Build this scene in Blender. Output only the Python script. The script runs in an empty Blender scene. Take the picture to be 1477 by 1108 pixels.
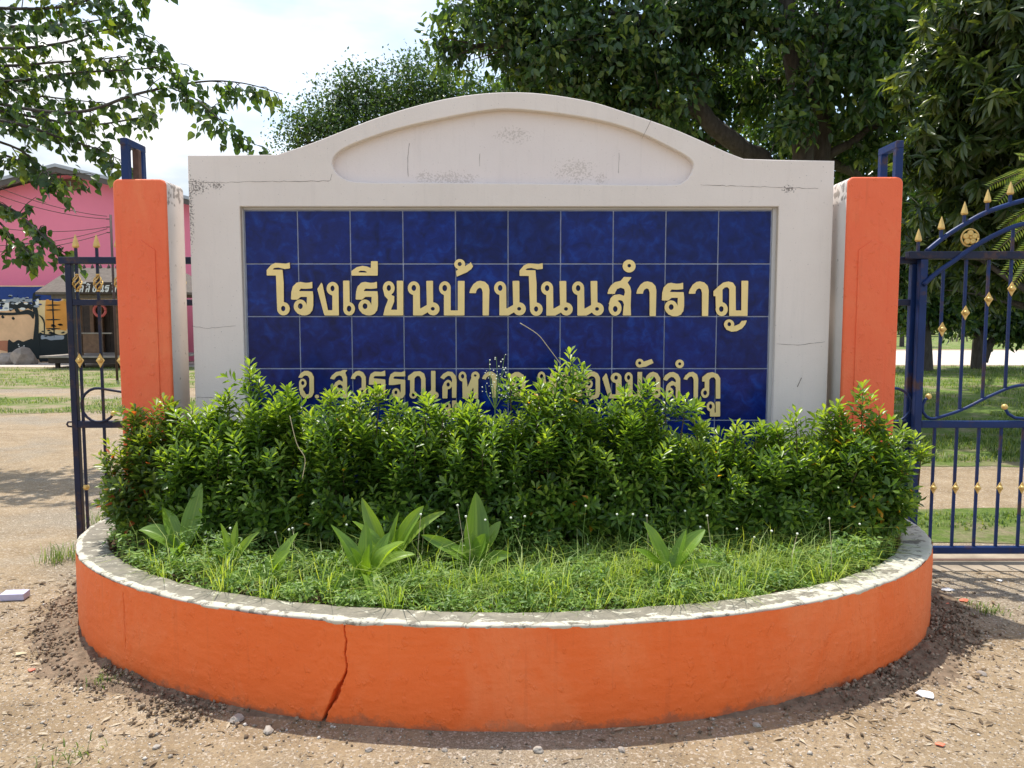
import bpy, bmesh, math, random
import numpy as np
from mathutils import Vector, Matrix, noise

# ------------------------------------------------------------------ camera, sky, sun, exposure
SC = bpy.context.scene
COL = SC.collection
R = math.radians
H = 1.5            # eye height
F = 1115.0         # focal length in pixels of the 1477 px wide photograph
PITCH = math.atan((554 - 465) / F)

cam_d = bpy.data.cameras.new('camera')
cam = bpy.data.objects.new('camera', cam_d)
COL.objects.link(cam)
cam.location = (0, 0, H)
cam.rotation_euler = (R(90) - PITCH, 0, 0)
cam_d.sensor_width = 36
cam_d.lens = F / 1477 * 36
cam_d.clip_start = 0.05
cam_d.clip_end = 2000
SC.camera = cam

SUN_EL, SUN_AZ = R(70), R(28)      # behind the sign and to its left
world = bpy.data.worlds.new('World')
SC.world = world
world.use_nodes = True
wn, wl = world.node_tree.nodes, world.node_tree.links
wn.clear()
w_out = wn.new('ShaderNodeOutputWorld')
w_bg = wn.new('ShaderNodeBackground')
w_sky = wn.new('ShaderNodeTexSky')
w_sky.sky_type = 'NISHITA'
w_sky.sun_disc = False
w_sky.sun_elevation = SUN_EL
w_sky.sun_rotation = -SUN_AZ
w_sky.air_density = 1.1
w_sky.dust_density = 1.0
w_tc = wn.new('ShaderNodeTexCoord')
w_map = wn.new('ShaderNodeMapping')
w_map.inputs['Scale'].default_value = (1.0, 1.0, 3.2)
w_map.inputs['Location'].default_value = (0.35, 0.2, 0.1)
wl.new(w_tc.outputs['Generated'], w_map.inputs['Vector'])
w_n = wn.new('ShaderNodeTexNoise')
w_n.inputs['Scale'].default_value = 1.5
w_n.inputs['Detail'].default_value = 9
w_n.inputs['Roughness'].default_value = 0.58
w_n.inputs['Distortion'].default_value = 0.4
wl.new(w_map.outputs['Vector'], w_n.inputs['Vector'])
w_r = wn.new('ShaderNodeValToRGB')
w_r.color_ramp.elements[0].position = 0.38
w_r.color_ramp.elements[0].color = (0.22, 0.22, 0.22, 1)
w_r.color_ramp.elements[1].position = 0.60
w_r.color_ramp.elements[1].color = (1, 1, 1, 1)
wl.new(w_n.outputs['Fac'], w_r.inputs['Fac'])
w_n2 = wn.new('ShaderNodeTexNoise')
w_n2.inputs['Scale'].default_value = 4.3
w_n2.inputs['Detail'].default_value = 8
wl.new(w_map.outputs['Vector'], w_n2.inputs['Vector'])
w_cc = wn.new('ShaderNodeValToRGB')
w_cc.color_ramp.elements[0].position = 0.38
w_cc.color_ramp.elements[0].color = (0.46, 0.57, 0.71, 1)
w_cc.color_ramp.elements[1].position = 0.66
w_cc.color_ramp.elements[1].color = (1.0, 1.0, 1.0, 1)
wl.new(w_n2.outputs['Fac'], w_cc.inputs['Fac'])
w_cs = wn.new('ShaderNodeVectorMath')
w_cs.operation = 'SCALE'
w_cs.inputs['Scale'].default_value = 4.3
wl.new(w_cc.outputs['Color'], w_cs.inputs[0])
w_mix = wn.new('ShaderNodeMix')
w_mix.data_type = 'RGBA'
wl.new(w_r.outputs['Color'], w_mix.inputs[0])
wl.new(w_sky.outputs['Color'], w_mix.inputs[6])
wl.new(w_cs.outputs['Vector'], w_mix.inputs[7])
wl.new(w_mix.outputs[2], w_bg.inputs['Color'])
w_bg.inputs['Strength'].default_value = 0.12
wl.new(w_bg.outputs['Background'], w_out.inputs['Surface'])

sun_d = bpy.data.lights.new('sun', 'SUN')
sun_d.energy = 2.3
sun_d.angle = R(0.6)
sun_d.color = (1.0, 0.955, 0.88)
sun = bpy.data.objects.new('sun', sun_d)
COL.objects.link(sun)
sun.rotation_euler = Vector((math.sin(SUN_AZ) * math.cos(SUN_EL), -math.cos(SUN_AZ) * math.cos(SUN_EL),
                             -math.sin(SUN_EL))).to_track_quat('-Z', 'Y').to_euler()
sun.location = (-5, 10, 20)

SC.view_settings.view_transform = 'Standard'
SC.view_settings.look = 'None'
SC.view_settings.gamma = 1.0
SC.view_settings.exposure = 1.33
SC.render.engine = 'CYCLES'
SC.cycles.use_denoising = True
SC.cycles.max_bounces = 8
SC.cycles.transmission_bounces = 6
SC.cycles.diffuse_bounces = 4

rng = np.random.default_rng(11)
random.seed(5)


def P(px, py, Y):
    """World point at depth Y that the photograph shows at pixel (px, py): used to read sizes off the photo."""
    u, v = (px - 738.5) / F, -(py - 554) / F
    d = Vector((u, math.sin(PITCH) * v + math.cos(PITCH), math.cos(PITCH) * v - math.sin(PITCH)))
    t = Y / d.y
    return Vector((d.x * t, Y, H + d.z * t))


# ------------------------------------------------------------------ materials
def new_mat(name):
    m = bpy.data.materials.new(name)
    m.use_nodes = True
    nt = m.node_tree
    b = nt.nodes['Principled BSDF']
    return m, nt, b


def N(nt, kind, **kw):
    n = nt.nodes.new(kind)
    for k, v in kw.items():
        if k in n.inputs:
            n.inputs[k].default_value = v
        else:
            setattr(n, k, v)
    return n


def ramp(nt, fac, stops):
    r = nt.nodes.new('ShaderNodeValToRGB')
    e = r.color_ramp.elements
    while len(e) < len(stops):
        e.new(0.5)
    for el, (p, c) in zip(e, stops):
        el.position = p
        el.color = (*c, 1) if len(c) == 3 else c
    nt.links.new(fac, r.inputs['Fac'])
    return r.outputs['Color']


def g(v):
    return (v, v, v)


def mixc(nt, fac, a, b, mode='MIX'):
    m = nt.nodes.new('ShaderNodeMix')
    m.data_type = 'RGBA'
    m.blend_type = mode
    for sock, val in ((m.inputs[0], fac), (m.inputs[6], a), (m.inputs[7], b)):
        if hasattr(val, 'links') or isinstance(val, bpy.types.NodeSocket):
            nt.links.new(val, sock)
        elif isinstance(val, (int, float)):
            sock.default_value = val
        else:
            sock.default_value = (*val, 1)
    return m.outputs[2]


def coords(nt, scale=(1, 1, 1), obj=True):
    tc = nt.nodes.new('ShaderNodeTexCoord')
    mp = nt.nodes.new('ShaderNodeMapping')
    mp.inputs['Scale'].default_value = scale
    nt.links.new(tc.outputs['Object' if obj else 'Generated'], mp.inputs['Vector'])
    return mp.outputs['Vector']


def world_coords(nt, scale=(1, 1, 1)):
    tc = nt.nodes.new('ShaderNodeNewGeometry')
    mp = nt.nodes.new('ShaderNodeMapping')
    mp.inputs['Scale'].default_value = scale
    nt.links.new(tc.outputs['Position'], mp.inputs['Vector'])
    return mp.outputs['Vector']


def tex(nt, vec, scale, detail=6, rough=0.6, dist=0.0):
    n = N(nt, 'ShaderNodeTexNoise', Scale=scale, Detail=detail, Roughness=rough, Distortion=dist)
    nt.links.new(vec, n.inputs['Vector'])
    return n.outputs['Fac']


def bump(nt, b, height, strength=0.3, dist=0.01):
    bn = N(nt, 'ShaderNodeBump', Strength=strength, Distance=dist)
    nt.links.new(height, bn.inputs['Height'])
    nt.links.new(bn.outputs['Normal'], b.inputs['Normal'])
    return bn


def m_simple(name, col, rough=0.6, metal=0.0, var=0.25, scale=6.0, bumpv=0.15, spec=0.5):
    m, nt, b = new_mat(name)
    v = world_coords(nt)
    f = tex(nt, v, scale, 8, 0.65)
    c = ramp(nt, f, [(0.25, tuple(x * (1 - var) for x in col)), (0.75, tuple(min(1, x * (1 + var)) for x in col))])
    nt.links.new(c, b.inputs['Base Color'])
    b.inputs['Roughness'].default_value = rough
    b.inputs['Metallic'].default_value = metal
    b.inputs['Specular IOR Level'].default_value = spec
    if bumpv:
        bump(nt, b, tex(nt, v, scale * 9, 5), bumpv, 0.004)
    return m


def m_plaster(name, base, warm, stain=True):
    """Painted plaster: faint mottling, rain streaks and small black mould specks."""
    m, nt, b = new_mat(name)
    v = world_coords(nt)
    c = ramp(nt, tex(nt, v, 2.2, 7), [(0.3, base), (0.7, warm)])
    if stain:
        streak = tex(nt, world_coords(nt, (9, 9, 0.7)), 2.4, 6, 0.7)
        c = mixc(nt, ramp(nt, streak, [(0.54, g(0)), (0.84, g(0.24))]), c, (0.44, 0.40, 0.365))
        grime = tex(nt, v, 1.1, 3)
        fine = tex(nt, v, 38, 6, 0.75)
        mul = nt.nodes.new('ShaderNodeMath'); mul.operation = 'MULTIPLY'
        nt.links.new(ramp(nt, grime, [(0.60, g(0)), (0.68, g(1))]), mul.inputs[0])
        nt.links.new(ramp(nt, fine, [(0.60, g(0)), (0.66, g(1))]), mul.inputs[1])
        c = mixc(nt, mul.outputs[0], c, (0.05, 0.045, 0.04))
    nt.links.new(c, b.inputs['Base Color'])
    b.inputs['Roughness'].default_value = 0.85
    b.inputs['Specular IOR Level'].default_value = 0.25
    h = mixc(nt, 0.35, tex(nt, v, 9, 4), tex(nt, v, 90, 4))
    bump(nt, b, h, 0.28, 0.008)
    return m


def m_orange(name, a, bcol, dirt=True):
    m, nt, b = new_mat(name)
    v = world_coords(nt)
    c = ramp(nt, tex(nt, v, 3.0, 8, 0.65), [(0.28, a), (0.72, bcol)])
    sep = nt.nodes.new('ShaderNodeSeparateXYZ')
    geo = nt.nodes.new('ShaderNodeNewGeometry')
    nt.links.new(geo.outputs['Position'], sep.inputs[0])
    if dirt:   # splashed soil along the foot, ragged
        add = nt.nodes.new('ShaderNodeMath'); add.operation = 'MULTIPLY_ADD'
        nt.links.new(tex(nt, v, 14, 6, 0.7), add.inputs[0])
        add.inputs[1].default_value = -0.16
        nt.links.new(sep.outputs['Z'], add.inputs[2])
        pass
        mr = N(nt, 'ShaderNodeMapRange')
        mr.inputs['From Min'].default_value = -0.075
        mr.inputs['From Max'].default_value = -0.045
        mr.inputs['To Min'].default_value = 0.55
        mr.inputs['To Max'].default_value = 0.0
        nt.links.new(add.outputs[0], mr.inputs['Value'])
        c = mixc(nt, mr.outputs['Result'], c, (0.16, 0.10, 0.065))
    fade = tex(nt, world_coords(nt, (1, 1, 0.6)), 1.7, 8, 0.7, 0.5)
    c = mixc(nt, ramp(nt, fade, [(0.48, g(0)), (0.66, g(0.42))]), c, (0.90, 0.30, 0.12))
    run = tex(nt, world_coords(nt, (14, 14, 0.9)), 2.0, 6, 0.7)
    c = mixc(nt, ramp(nt, run, [(0.58, g(0)), (0.72, g(0.22))]), c, (0.50, 0.10, 0.03))
    scuff = tex(nt, v, 26, 7, 0.75)
    c = mixc(nt, ramp(nt, scuff, [(0.66, g(0)), (0.78, g(0.35))]), c, (0.42, 0.10, 0.035))
    nt.links.new(c, b.inputs['Base Color'])
    b.inputs['Roughness'].default_value = 0.55
    b.inputs['Specular IOR Level'].default_value = 0.35
    bl = ramp(nt, tex(nt, world_coords(nt, (1, 1, 0.7)), 24, 3, 0.6), [(0.60, g(0)), (0.68, g(1))])
    h = mixc(nt, 0.25, mixc(nt, 0.4, tex(nt, v, 11, 5, 0.6), tex(nt, v, 70, 6, 0.7)), bl)
    bump(nt, b, h, 0.7, 0.014)
    return m


def m_rim(name):
    m, nt, b = new_mat(name)
    v = world_coords(nt, (1, 1, 1))
    paint = ramp(nt, tex(nt, v, 5, 6), [(0.3, (0.46, 0.43, 0.34)), (0.7, (0.60, 0.56, 0.45))])
    conc = ramp(nt, tex(nt, v, 14, 8, 0.7), [(0.25, (0.11, 0.10, 0.075)), (0.75, (0.29, 0.255, 0.195))])
    # worn patches: paint is left along the outer edge and more of it to the right
    at = N(nt, 'ShaderNodeAttribute'); at.attribute_name = 'worn'
    pat = tex(nt, world_coords(nt, (9, 12, 9)), 1.7, 10, 0.72, 0.5)
    s = nt.nodes.new('ShaderNodeMath'); s.operation = 'ADD'
    nt.links.new(pat, s.inputs[0]); nt.links.new(at.outputs['Fac'], s.inputs[1])
    k = ramp(nt, s.outputs[0], [(0.485, g(1)), (0.545, g(0))])
    nt.links.new(mixc(nt, k, conc, paint), b.inputs['Base Color'])
    b.inputs['Roughness'].default_value = 0.85
    bump(nt, b, mixc(nt, 0.5, k, tex(nt, v, 60, 5)), 0.35, 0.006)
    return m


def m_tile(name):
    m, nt, b = new_mat(name)
    oi = nt.nodes.new('ShaderNodeObjectInfo')
    off = nt.nodes.new('ShaderNodeVectorMath'); off.operation = 'MULTIPLY_ADD'
    tc = nt.nodes.new('ShaderNodeTexCoord')
    cv = nt.nodes.new('ShaderNodeCombineXYZ')
    for i in range(3):
        nt.links.new(oi.outputs['Random'], cv.inputs[i])
    nt.links.new(cv.outputs[0], off.inputs[0])
    off.inputs[1].default_value = (1370, 853, 2071)
    nt.links.new(tc.outputs['Object'], off.inputs[2])
    f = tex(nt, off.outputs[0], 14, 7, 0.62, 0.6)
    f2 = tex(nt, off.outputs[0], 4, 3)
    c = ramp(nt, f, [(0.28, (0.002, 0.005, 0.050)), (0.52, (0.0035, 0.015, 0.145)), (0.78, (0.008, 0.055, 0.32))])
    c = mixc(nt, ramp(nt, f2, [(0.35, g(0.0)), (0.7, g(0.55))]), c, (0.005, 0.012, 0.10))
    hs = N(nt, 'ShaderNodeHueSaturation')
    mr = N(nt, 'ShaderNodeMapRange')
    mr.inputs['To Min'].default_value = 0.78
    mr.inputs['To Max'].default_value = 1.2
    nt.links.new(oi.outputs['Random'], mr.inputs['Value'])
    nt.links.new(mr.outputs['Result'], hs.inputs['Value'])
    nt.links.new(c, hs.inputs['Color'])
    nt.links.new(hs.outputs['Color'], b.inputs['Base Color'])
    b.inputs['Roughness'].default_value = 0.14
    nt.links.new(ramp(nt, tex(nt, off.outputs[0], 9, 5), [(0.3, g(0.07)), (0.8, g(0.3))]), b.inputs['Roughness'])
    b.inputs['Specular IOR Level'].default_value = 0.22
    bump(nt, b, tex(nt, off.outputs[0], 7, 3), 0.08, 0.01)
    return m


def m_leaf(name, dark, mid, light, trans=0.35, rough=0.42, tcol=None, extra=None, spec=0.5):
    """Leaf colour from a per-leaf random value; thin leaves let some sun through."""
    m, nt, b = new_mat(name)
    at = N(nt, 'ShaderNodeAttribute'); at.attribute_name = 'var'
    stops = [(0.0, dark), (0.5, mid), (0.93 if extra else 1.0, light)]
    if extra:
        stops += [(0.955, extra), (1.0, extra)]
    c = ramp(nt, at.outputs['Fac'], stops)
    nt.links.new(c, b.inputs['Base Color'])
    b.inputs['Roughness'].default_value = rough
    b.inputs['Specular IOR Level'].default_value = spec
    t = nt.nodes.new('ShaderNodeBsdfTranslucent')
    tc = mixc(nt, 1.0, c, tcol or (2.0, 1.9, 0.55), 'MULTIPLY')
    nt.links.new(tc, t.inputs['Color'])
    mx = nt.nodes.new('ShaderNodeMixShader')
    mx.inputs[0].default_value = trans
    nt.links.new(b.outputs[0], mx.inputs[1]); nt.links.new(t.outputs[0], mx.inputs[2])
    nt.links.new(mx.outputs[0], nt.nodes['Material Output'].inputs['Surface'])
    return m


def m_bark(name, a, c2):
    m, nt, b = new_mat(name)
    v = world_coords(nt, (1, 1, 0.25))
    f = tex(nt, v, 16, 8, 0.7)
    nt.links.new(ramp(nt, f, [(0.3, a), (0.7, c2)]), b.inputs['Base Color'])
    b.inputs['Roughness'].default_value = 0.95
    bump(nt, b, f, 0.8, 0.03)
    return m


def m_ground(name):
    m, nt, b = new_mat(name)
    v = world_coords(nt)
    big = tex(nt, v, 0.55, 5, 0.6, 0.3)
    medium = tex(nt, v, 3.0, 9, 0.72)
    fine = tex(nt, v, 34, 8, 0.8)
    grit = tex(nt, v, 150, 5, 0.8)
    c = ramp(nt, medium, [(0.30, (0.24, 0.168, 0.092)), (0.5, (0.345, 0.252, 0.150)), (0.70, (0.43, 0.328, 0.212))])
    conc = ramp(nt, grit, [(0.38, (0.14, 0.115, 0.08)), (0.50, (0.27, 0.225, 0.165)), (0.62, (0.50, 0.43, 0.33))])
    c = mixc(nt, ramp(nt, big, [(0.48, g(0)), (0.60, g(0.85))]), c, conc)
    c = mixc(nt, ramp(nt, fine, [(0.52, g(0)), (0.66, g(0.55))]), c, (0.20, 0.14, 0.085))
    c = mixc(nt, ramp(nt, grit, [(0.57, g(0)), (0.66, g(0.40))]), c, (0.55, 0.46, 0.35))
    c = mixc(nt, ramp(nt, grit, [(0.34, g(0.5)), (0.43, g(0))]), c, (0.16, 0.115, 0.075))
    rut = tex(nt, world_coords(nt, (0.7, 2.6, 1)), 2.2, 6, 0.65)
    c = mixc(nt, ramp(nt, rut, [(0.54, g(0)), (0.64, g(0.35))]), c, (0.22, 0.165, 0.11))
    vo = N(nt, 'ShaderNodeTexVoronoi', Scale=120.0)
    wn_ = N(nt, 'ShaderNodeTexNoise', Scale=55.0, Detail=4.0)
    nt.links.new(v, wn_.inputs['Vector'])
    wv_ = nt.nodes.new('ShaderNodeVectorMath'); wv_.operation = 'MULTIPLY_ADD'
    nt.links.new(wn_.outputs['Color'], wv_.inputs[0]); wv_.inputs[1].default_value = (0.03, 0.03, 0.03)
    nt.links.new(v, wv_.inputs[2])
    nt.links.new(wv_.outputs[0], vo.inputs['Vector'])
    sp = nt.nodes.new('ShaderNodeSeparateColor')
    nt.links.new(vo.outputs['Color'], sp.inputs[0])
    c = mixc(nt, ramp(nt, sp.outputs[0], [(0.80, g(0)), (0.86, g(0.55))]), c, (0.60, 0.52, 0.42))
    c = mixc(nt, ramp(nt, sp.outputs[1], [(0.82, g(0)), (0.88, g(0.5))]), c, (0.18, 0.135, 0.095))
    nt.links.new(c, b.inputs['Base Color'])
    b.inputs['Roughness'].default_value = 0.95
    b.inputs['Specular IOR Level'].default_value = 0.2
    h = mixc(nt, 0.5, mixc(nt, 0.6, medium, fine), mixc(nt, 0.5, grit, sp.outputs[0]))
    bump(nt, b, h, 0.9, 0.022)
    return m


def m_lawn(name, dry=0.4):
    m, nt, b = new_mat(name)
    v = world_coords(nt)
    f = tex(nt, v, 1.3, 8, 0.7)
    fine = tex(nt, v, 40, 6, 0.8)
    gr = ramp(nt, fine, [(0.3, (0.055, 0.105, 0.018)), (0.55, (0.14, 0.205, 0.035)), (0.75, (0.26, 0.31, 0.08))])
    dr = ramp(nt, fine, [(0.3, (0.20, 0.15, 0.09)), (0.7, (0.42, 0.35, 0.22))])
    c = mixc(nt, ramp(nt, f, [(dry, g(1)), (dry + 0.16, g(0))]), gr, dr)
    nt.links.new(c, b.inputs['Base Color'])
    b.inputs['Roughness'].default_value = 0.95
    b.inputs['Specular IOR Level'].default_value = 0.2
    bump(nt, b, fine, 0.9, 0.03)
    return m


def m_gate(name, col, rust=0.6):
    m, nt, b = new_mat(name)
    v = world_coords(nt)
    c = ramp(nt, tex(nt, v, 4, 5), [(0.3, tuple(x * 0.6 for x in col)), (0.7, col)])
    r = ramp(nt, tex(nt, v, 5.5, 8, 0.7), [(rust, g(0)), (rust + 0.10, g(0.85))])
    c = mixc(nt, r, c, (0.075, 0.040, 0.028))
    sp = ramp(nt, tex(nt, v, 60, 5, 0.7), [(0.66, g(0)), (0.74, g(0.6))])
    c = mixc(nt, sp, c, (0.13, 0.12, 0.12))
    nt.links.new(c, b.inputs['Base Color'])
    b.inputs['Roughness'].default_value = 0.42
    b.inputs['Specular IOR Level'].default_value = 0.3
    bump(nt, b, tex(nt, v, 80, 4), 0.2, 0.003)
    return m


M = {}
M['wall'] = m_plaster('sign_plaster', (0.74, 0.655, 0.585), (0.80, 0.715, 0.645))
M['recess'] = m_plaster('recess_plaster', (0.74, 0.655, 0.615), (0.79, 0.71, 0.665))
M['grey_plaster'] = m_plaster('reveal_plaster', (0.50, 0.48, 0.46), (0.60, 0.57, 0.55))
M['pillar_white'] = m_plaster('pillar_side_plaster', (0.60, 0.555, 0.52), (0.74, 0.69, 0.65))
M['grout'] = m_simple('pale_grout', (0.34, 0.37, 0.48), 0.8, var=0.25, scale=20)
M['tile'] = m_tile('navy_glazed_tile')
M['gold'] = m_simple('gold_letter_paint', (0.92, 0.68, 0.27), 0.42, 0.0, 0.10, 8, 0.05)
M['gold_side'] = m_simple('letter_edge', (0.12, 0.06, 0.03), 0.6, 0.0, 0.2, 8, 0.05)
M['tip_gold'] = m_simple('gold_cast_paint', (0.66, 0.45, 0.14), 0.38, 0.35, 0.18, 20, 0.1)
M['orange_planter'] = m_orange('planter_orange_paint', (0.83, 0.145, 0.026), (0.88, 0.175, 0.036))
M['orange_pillar'] = m_orange('pillar_orange_paint', (0.85, 0.145, 0.052), (0.88, 0.170, 0.066), dirt=False)
M['rim'] = m_rim('worn_rim_paint')
M['soil'] = m_simple('planter_soil', (0.075, 0.052, 0.034), 1.0, 0, 0.5, 12, 0.8, 0.1)
M['ground'] = m_ground('bare_dirt')
M['lawn'] = m_lawn('patchy_grass', 0.36)
M['lawn_dry'] = m_lawn('dry_grass', 0.43)
M['road'] = m_simple('pale_road', (0.56, 0.49, 0.41), 0.95, 0, 0.15, 0.7, 0.3, 0.2)
M['blue'] = m_gate('blue_gate_paint', (0.006, 0.030, 0.135), 0.53)
M['navy'] = m_gate('dark_navy_gate_paint', (0.010, 0.016, 0.050), 0.52)
M['rust'] = m_simple('rusty_steel', (0.12, 0.065, 0.045), 0.8, 0.2, 0.4, 25, 0.3)
M['bark'] = m_bark('grey_bark', (0.035, 0.028, 0.022), (0.10, 0.085, 0.07))
M['twig'] = m_simple('twig_bark', (0.10, 0.075, 0.045), 0.9, 0, 0.3, 30, 0.2, 0.2)
M['straw'] = m_simple('dry_stalk', (0.55, 0.47, 0.30), 0.8, 0, 0.2, 30, 0.1, 0.2)
M['green_stem'] = m_simple('green_stem', (0.13, 0.22, 0.05), 0.6, 0, 0.25, 30, 0.1, 0.3)
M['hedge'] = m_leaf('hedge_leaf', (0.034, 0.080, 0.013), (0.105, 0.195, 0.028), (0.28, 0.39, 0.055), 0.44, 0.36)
M['hedge_red'] = m_leaf('reddish_hedge_leaf', (0.034, 0.070, 0.012), (0.10, 0.165, 0.024), (0.25, 0.31, 0.045), 0.40, 0.36,
                        extra=(0.42, 0.10, 0.035))
M['hedge_yellow'] = m_leaf('hedge_leaf_with_yellow', (0.034, 0.080, 0.013), (0.105, 0.195, 0.028), (0.29, 0.39, 0.055), 0.44, 0.36,
                           extra=(0.60, 0.30, 0.03))
M['canna'] = m_leaf('broad_leaf', (0.12, 0.215, 0.03), (0.185, 0.31, 0.045), (0.29, 0.41, 0.06), 0.42, 0.40, (1.9, 1.8, 0.4))
M['grass'] = m_leaf('planter_grass_blade', (0.085, 0.16, 0.024), (0.20, 0.31, 0.055), (0.40, 0.47, 0.13), 0.40, 0.5)
M['cover'] = m_leaf('ground_cover_leaf', (0.06, 0.125, 0.022), (0.14, 0.25, 0.045), (0.28, 0.40, 0.08), 0.30, 0.5)
M['field_grass'] = m_leaf('field_grass_blade', (0.05, 0.10, 0.015), (0.11, 0.18, 0.03), (0.26, 0.30, 0.09), 0.35, 0.6)
M['heart'] = m_leaf('heart_leaf', (0.030, 0.066, 0.020), (0.072, 0.135, 0.032), (0.21, 0.26, 0.045), 0.42, 0.28)
M['fine_tree'] = m_leaf('small_tree_leaf', (0.030, 0.062, 0.024), (0.055, 0.110, 0.034), (0.12, 0.18, 0.045), 0.34, 0.4)
M['broad_tree'] = m_leaf('large_tree_leaf', (0.026, 0.060, 0.026), (0.064, 0.122, 0.046), (0.17, 0.24, 0.065), 0.42, 0.28,
                         extra=(0.20, 0.25, 0.03))
M['mango'] = m_leaf('long_tree_leaf', (0.034, 0.060, 0.022), (0.070, 0.110, 0.036), (0.16, 0.19, 0.055), 0.40, 0.25,
                    extra=(0.22, 0.26, 0.04))
M['frond'] = m_leaf('feathery_leaflet', (0.10, 0.17, 0.02), (0.19, 0.27, 0.03), (0.34, 0.38, 0.05), 0.5, 0.5)
M['far_tree'] = m_leaf('far_tree_leaf', (0.035, 0.06, 0.02), (0.07, 0.105, 0.035), (0.13, 0.17, 0.05), 0.3, 0.6)
M['litter'] = m_leaf('dry_litter', (0.10, 0.065, 0.035), (0.26, 0.18, 0.10), (0.50, 0.42, 0.30), 0.1, 0.9, (1, 1, 1))
M['pebble'] = m_simple('pebble', (0.36, 0.32, 0.27), 0.9, 0, 0.45, 9, 0.4, 0.2)
M['crumb'] = m_simple('dark_soil_crumb', (0.105, 0.073, 0.048), 1.0, 0, 0.4, 30, 0.5, 0.1)
M['white'] = m_simple('white_scrap', (0.78, 0.77, 0.76), 0.6, 0, 0.08, 20, 0.1)
M['lilac'] = m_simple('pale_lilac_card', (0.50, 0.48, 0.62), 0.6, 0, 0.10, 20, 0.1)
M['redflake'] = m_simple('red_paint_flake', (0.68, 0.17, 0.09), 0.6, 0, 0.2, 20, 0.1)
M['flower'] = m_simple('white_flower', (0.78, 0.80, 0.66), 0.8, 0, 0.08, 50, 0.3)
M['pink'] = m_simple('pink_wall_paint', (0.87, 0.25, 0.36), 0.8, 0, 0.05, 0.6, 0.1, 0.3)
M['roof'] = m_simple('grey_roof_sheet', (0.40, 0.42, 0.45), 0.5, 0.2, 0.15, 2, 0.1)
M['soffit'] = m_simple('dark_fascia', (0.10, 0.085, 0.075), 0.7, 0, 0.2, 3, 0.1)
M['louver'] = m_simple('dark_louver_wood', (0.075, 0.040, 0.035), 0.7, 0, 0.3, 6, 0.2)
M['wood'] = m_simple('old_brown_wood', (0.17, 0.095, 0.055), 0.8, 0, 0.4, 7, 0.3)
M['wood_dark'] = m_simple('dark_wood', (0.045, 0.030, 0.022), 0.8, 0, 0.4, 7, 0.3)
M['wood_grey'] = m_simple('weathered_plank', (0.30, 0.26, 0.22), 0.9, 0, 0.3, 7, 0.3)
M['thatch'] = m_simple('weathered_roof', (0.13, 0.105, 0.085), 0.95, 0, 0.35, 9, 0.5)
M['trim'] = m_simple('ochre_trim', (0.55, 0.33, 0.08), 0.7, 0, 0.2, 12, 0.2)
M['ring_red'] = m_simple('red_ring_paint', (0.52, 0.10, 0.09), 0.6, 0, 0.15, 12, 0.1)
for k, c in dict(p_peach=(0.74, 0.47, 0.26), p_orange=(0.70, 0.31, 0.06), p_sand=(0.72, 0.55, 0.28), p_blue=(0.02, 0.05, 0.20),
                 p_black=(0.018, 0.024, 0.024), p_white=(0.72, 0.72, 0.66), p_grey=(0.30, 0.34, 0.38), p_terra=(0.42, 0.17, 0.09)).items():
    M[k] = m_simple('mural_' + k[2:], c, 0.8, 0, 0.16, 2.5, 0.08, 0.3)


# ------------------------------------------------------------------ helpers
def tag(o, label=None, cat=None, group=None, kind=None):
    for k, v in (('label', label), ('category', cat), ('group', group), ('kind', kind)):
        if v:
            o[k] = v
    return o


def thing(name, loc, label, cat, group=None, rz=0.0):
    o = bpy.data.objects.new(name, None)
    o.empty_display_size = 0.1
    COL.objects.link(o)
    o.location = loc
    o.rotation_euler = (0, 0, rz)
    return tag(o, label, cat, group)


def link_mesh(name, me, mat, parent=None, local=False):
    """parent given: mesh coordinates are world coordinates unless local."""
    o = bpy.data.objects.new(name, me)
    if mat is not None and len(me.materials) == 0:
        me.materials.append(mat)
    COL.objects.link(o)
    if parent is not None:
        o.parent = parent
        if not local:
            o.matrix_parent_inverse = Matrix.Identity(4)
            top = parent
            loc = Vector((0, 0, 0))
            while top is not None:
                loc += Vector(top.location)
                top = top.parent
            o.location = -loc
    return o


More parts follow.
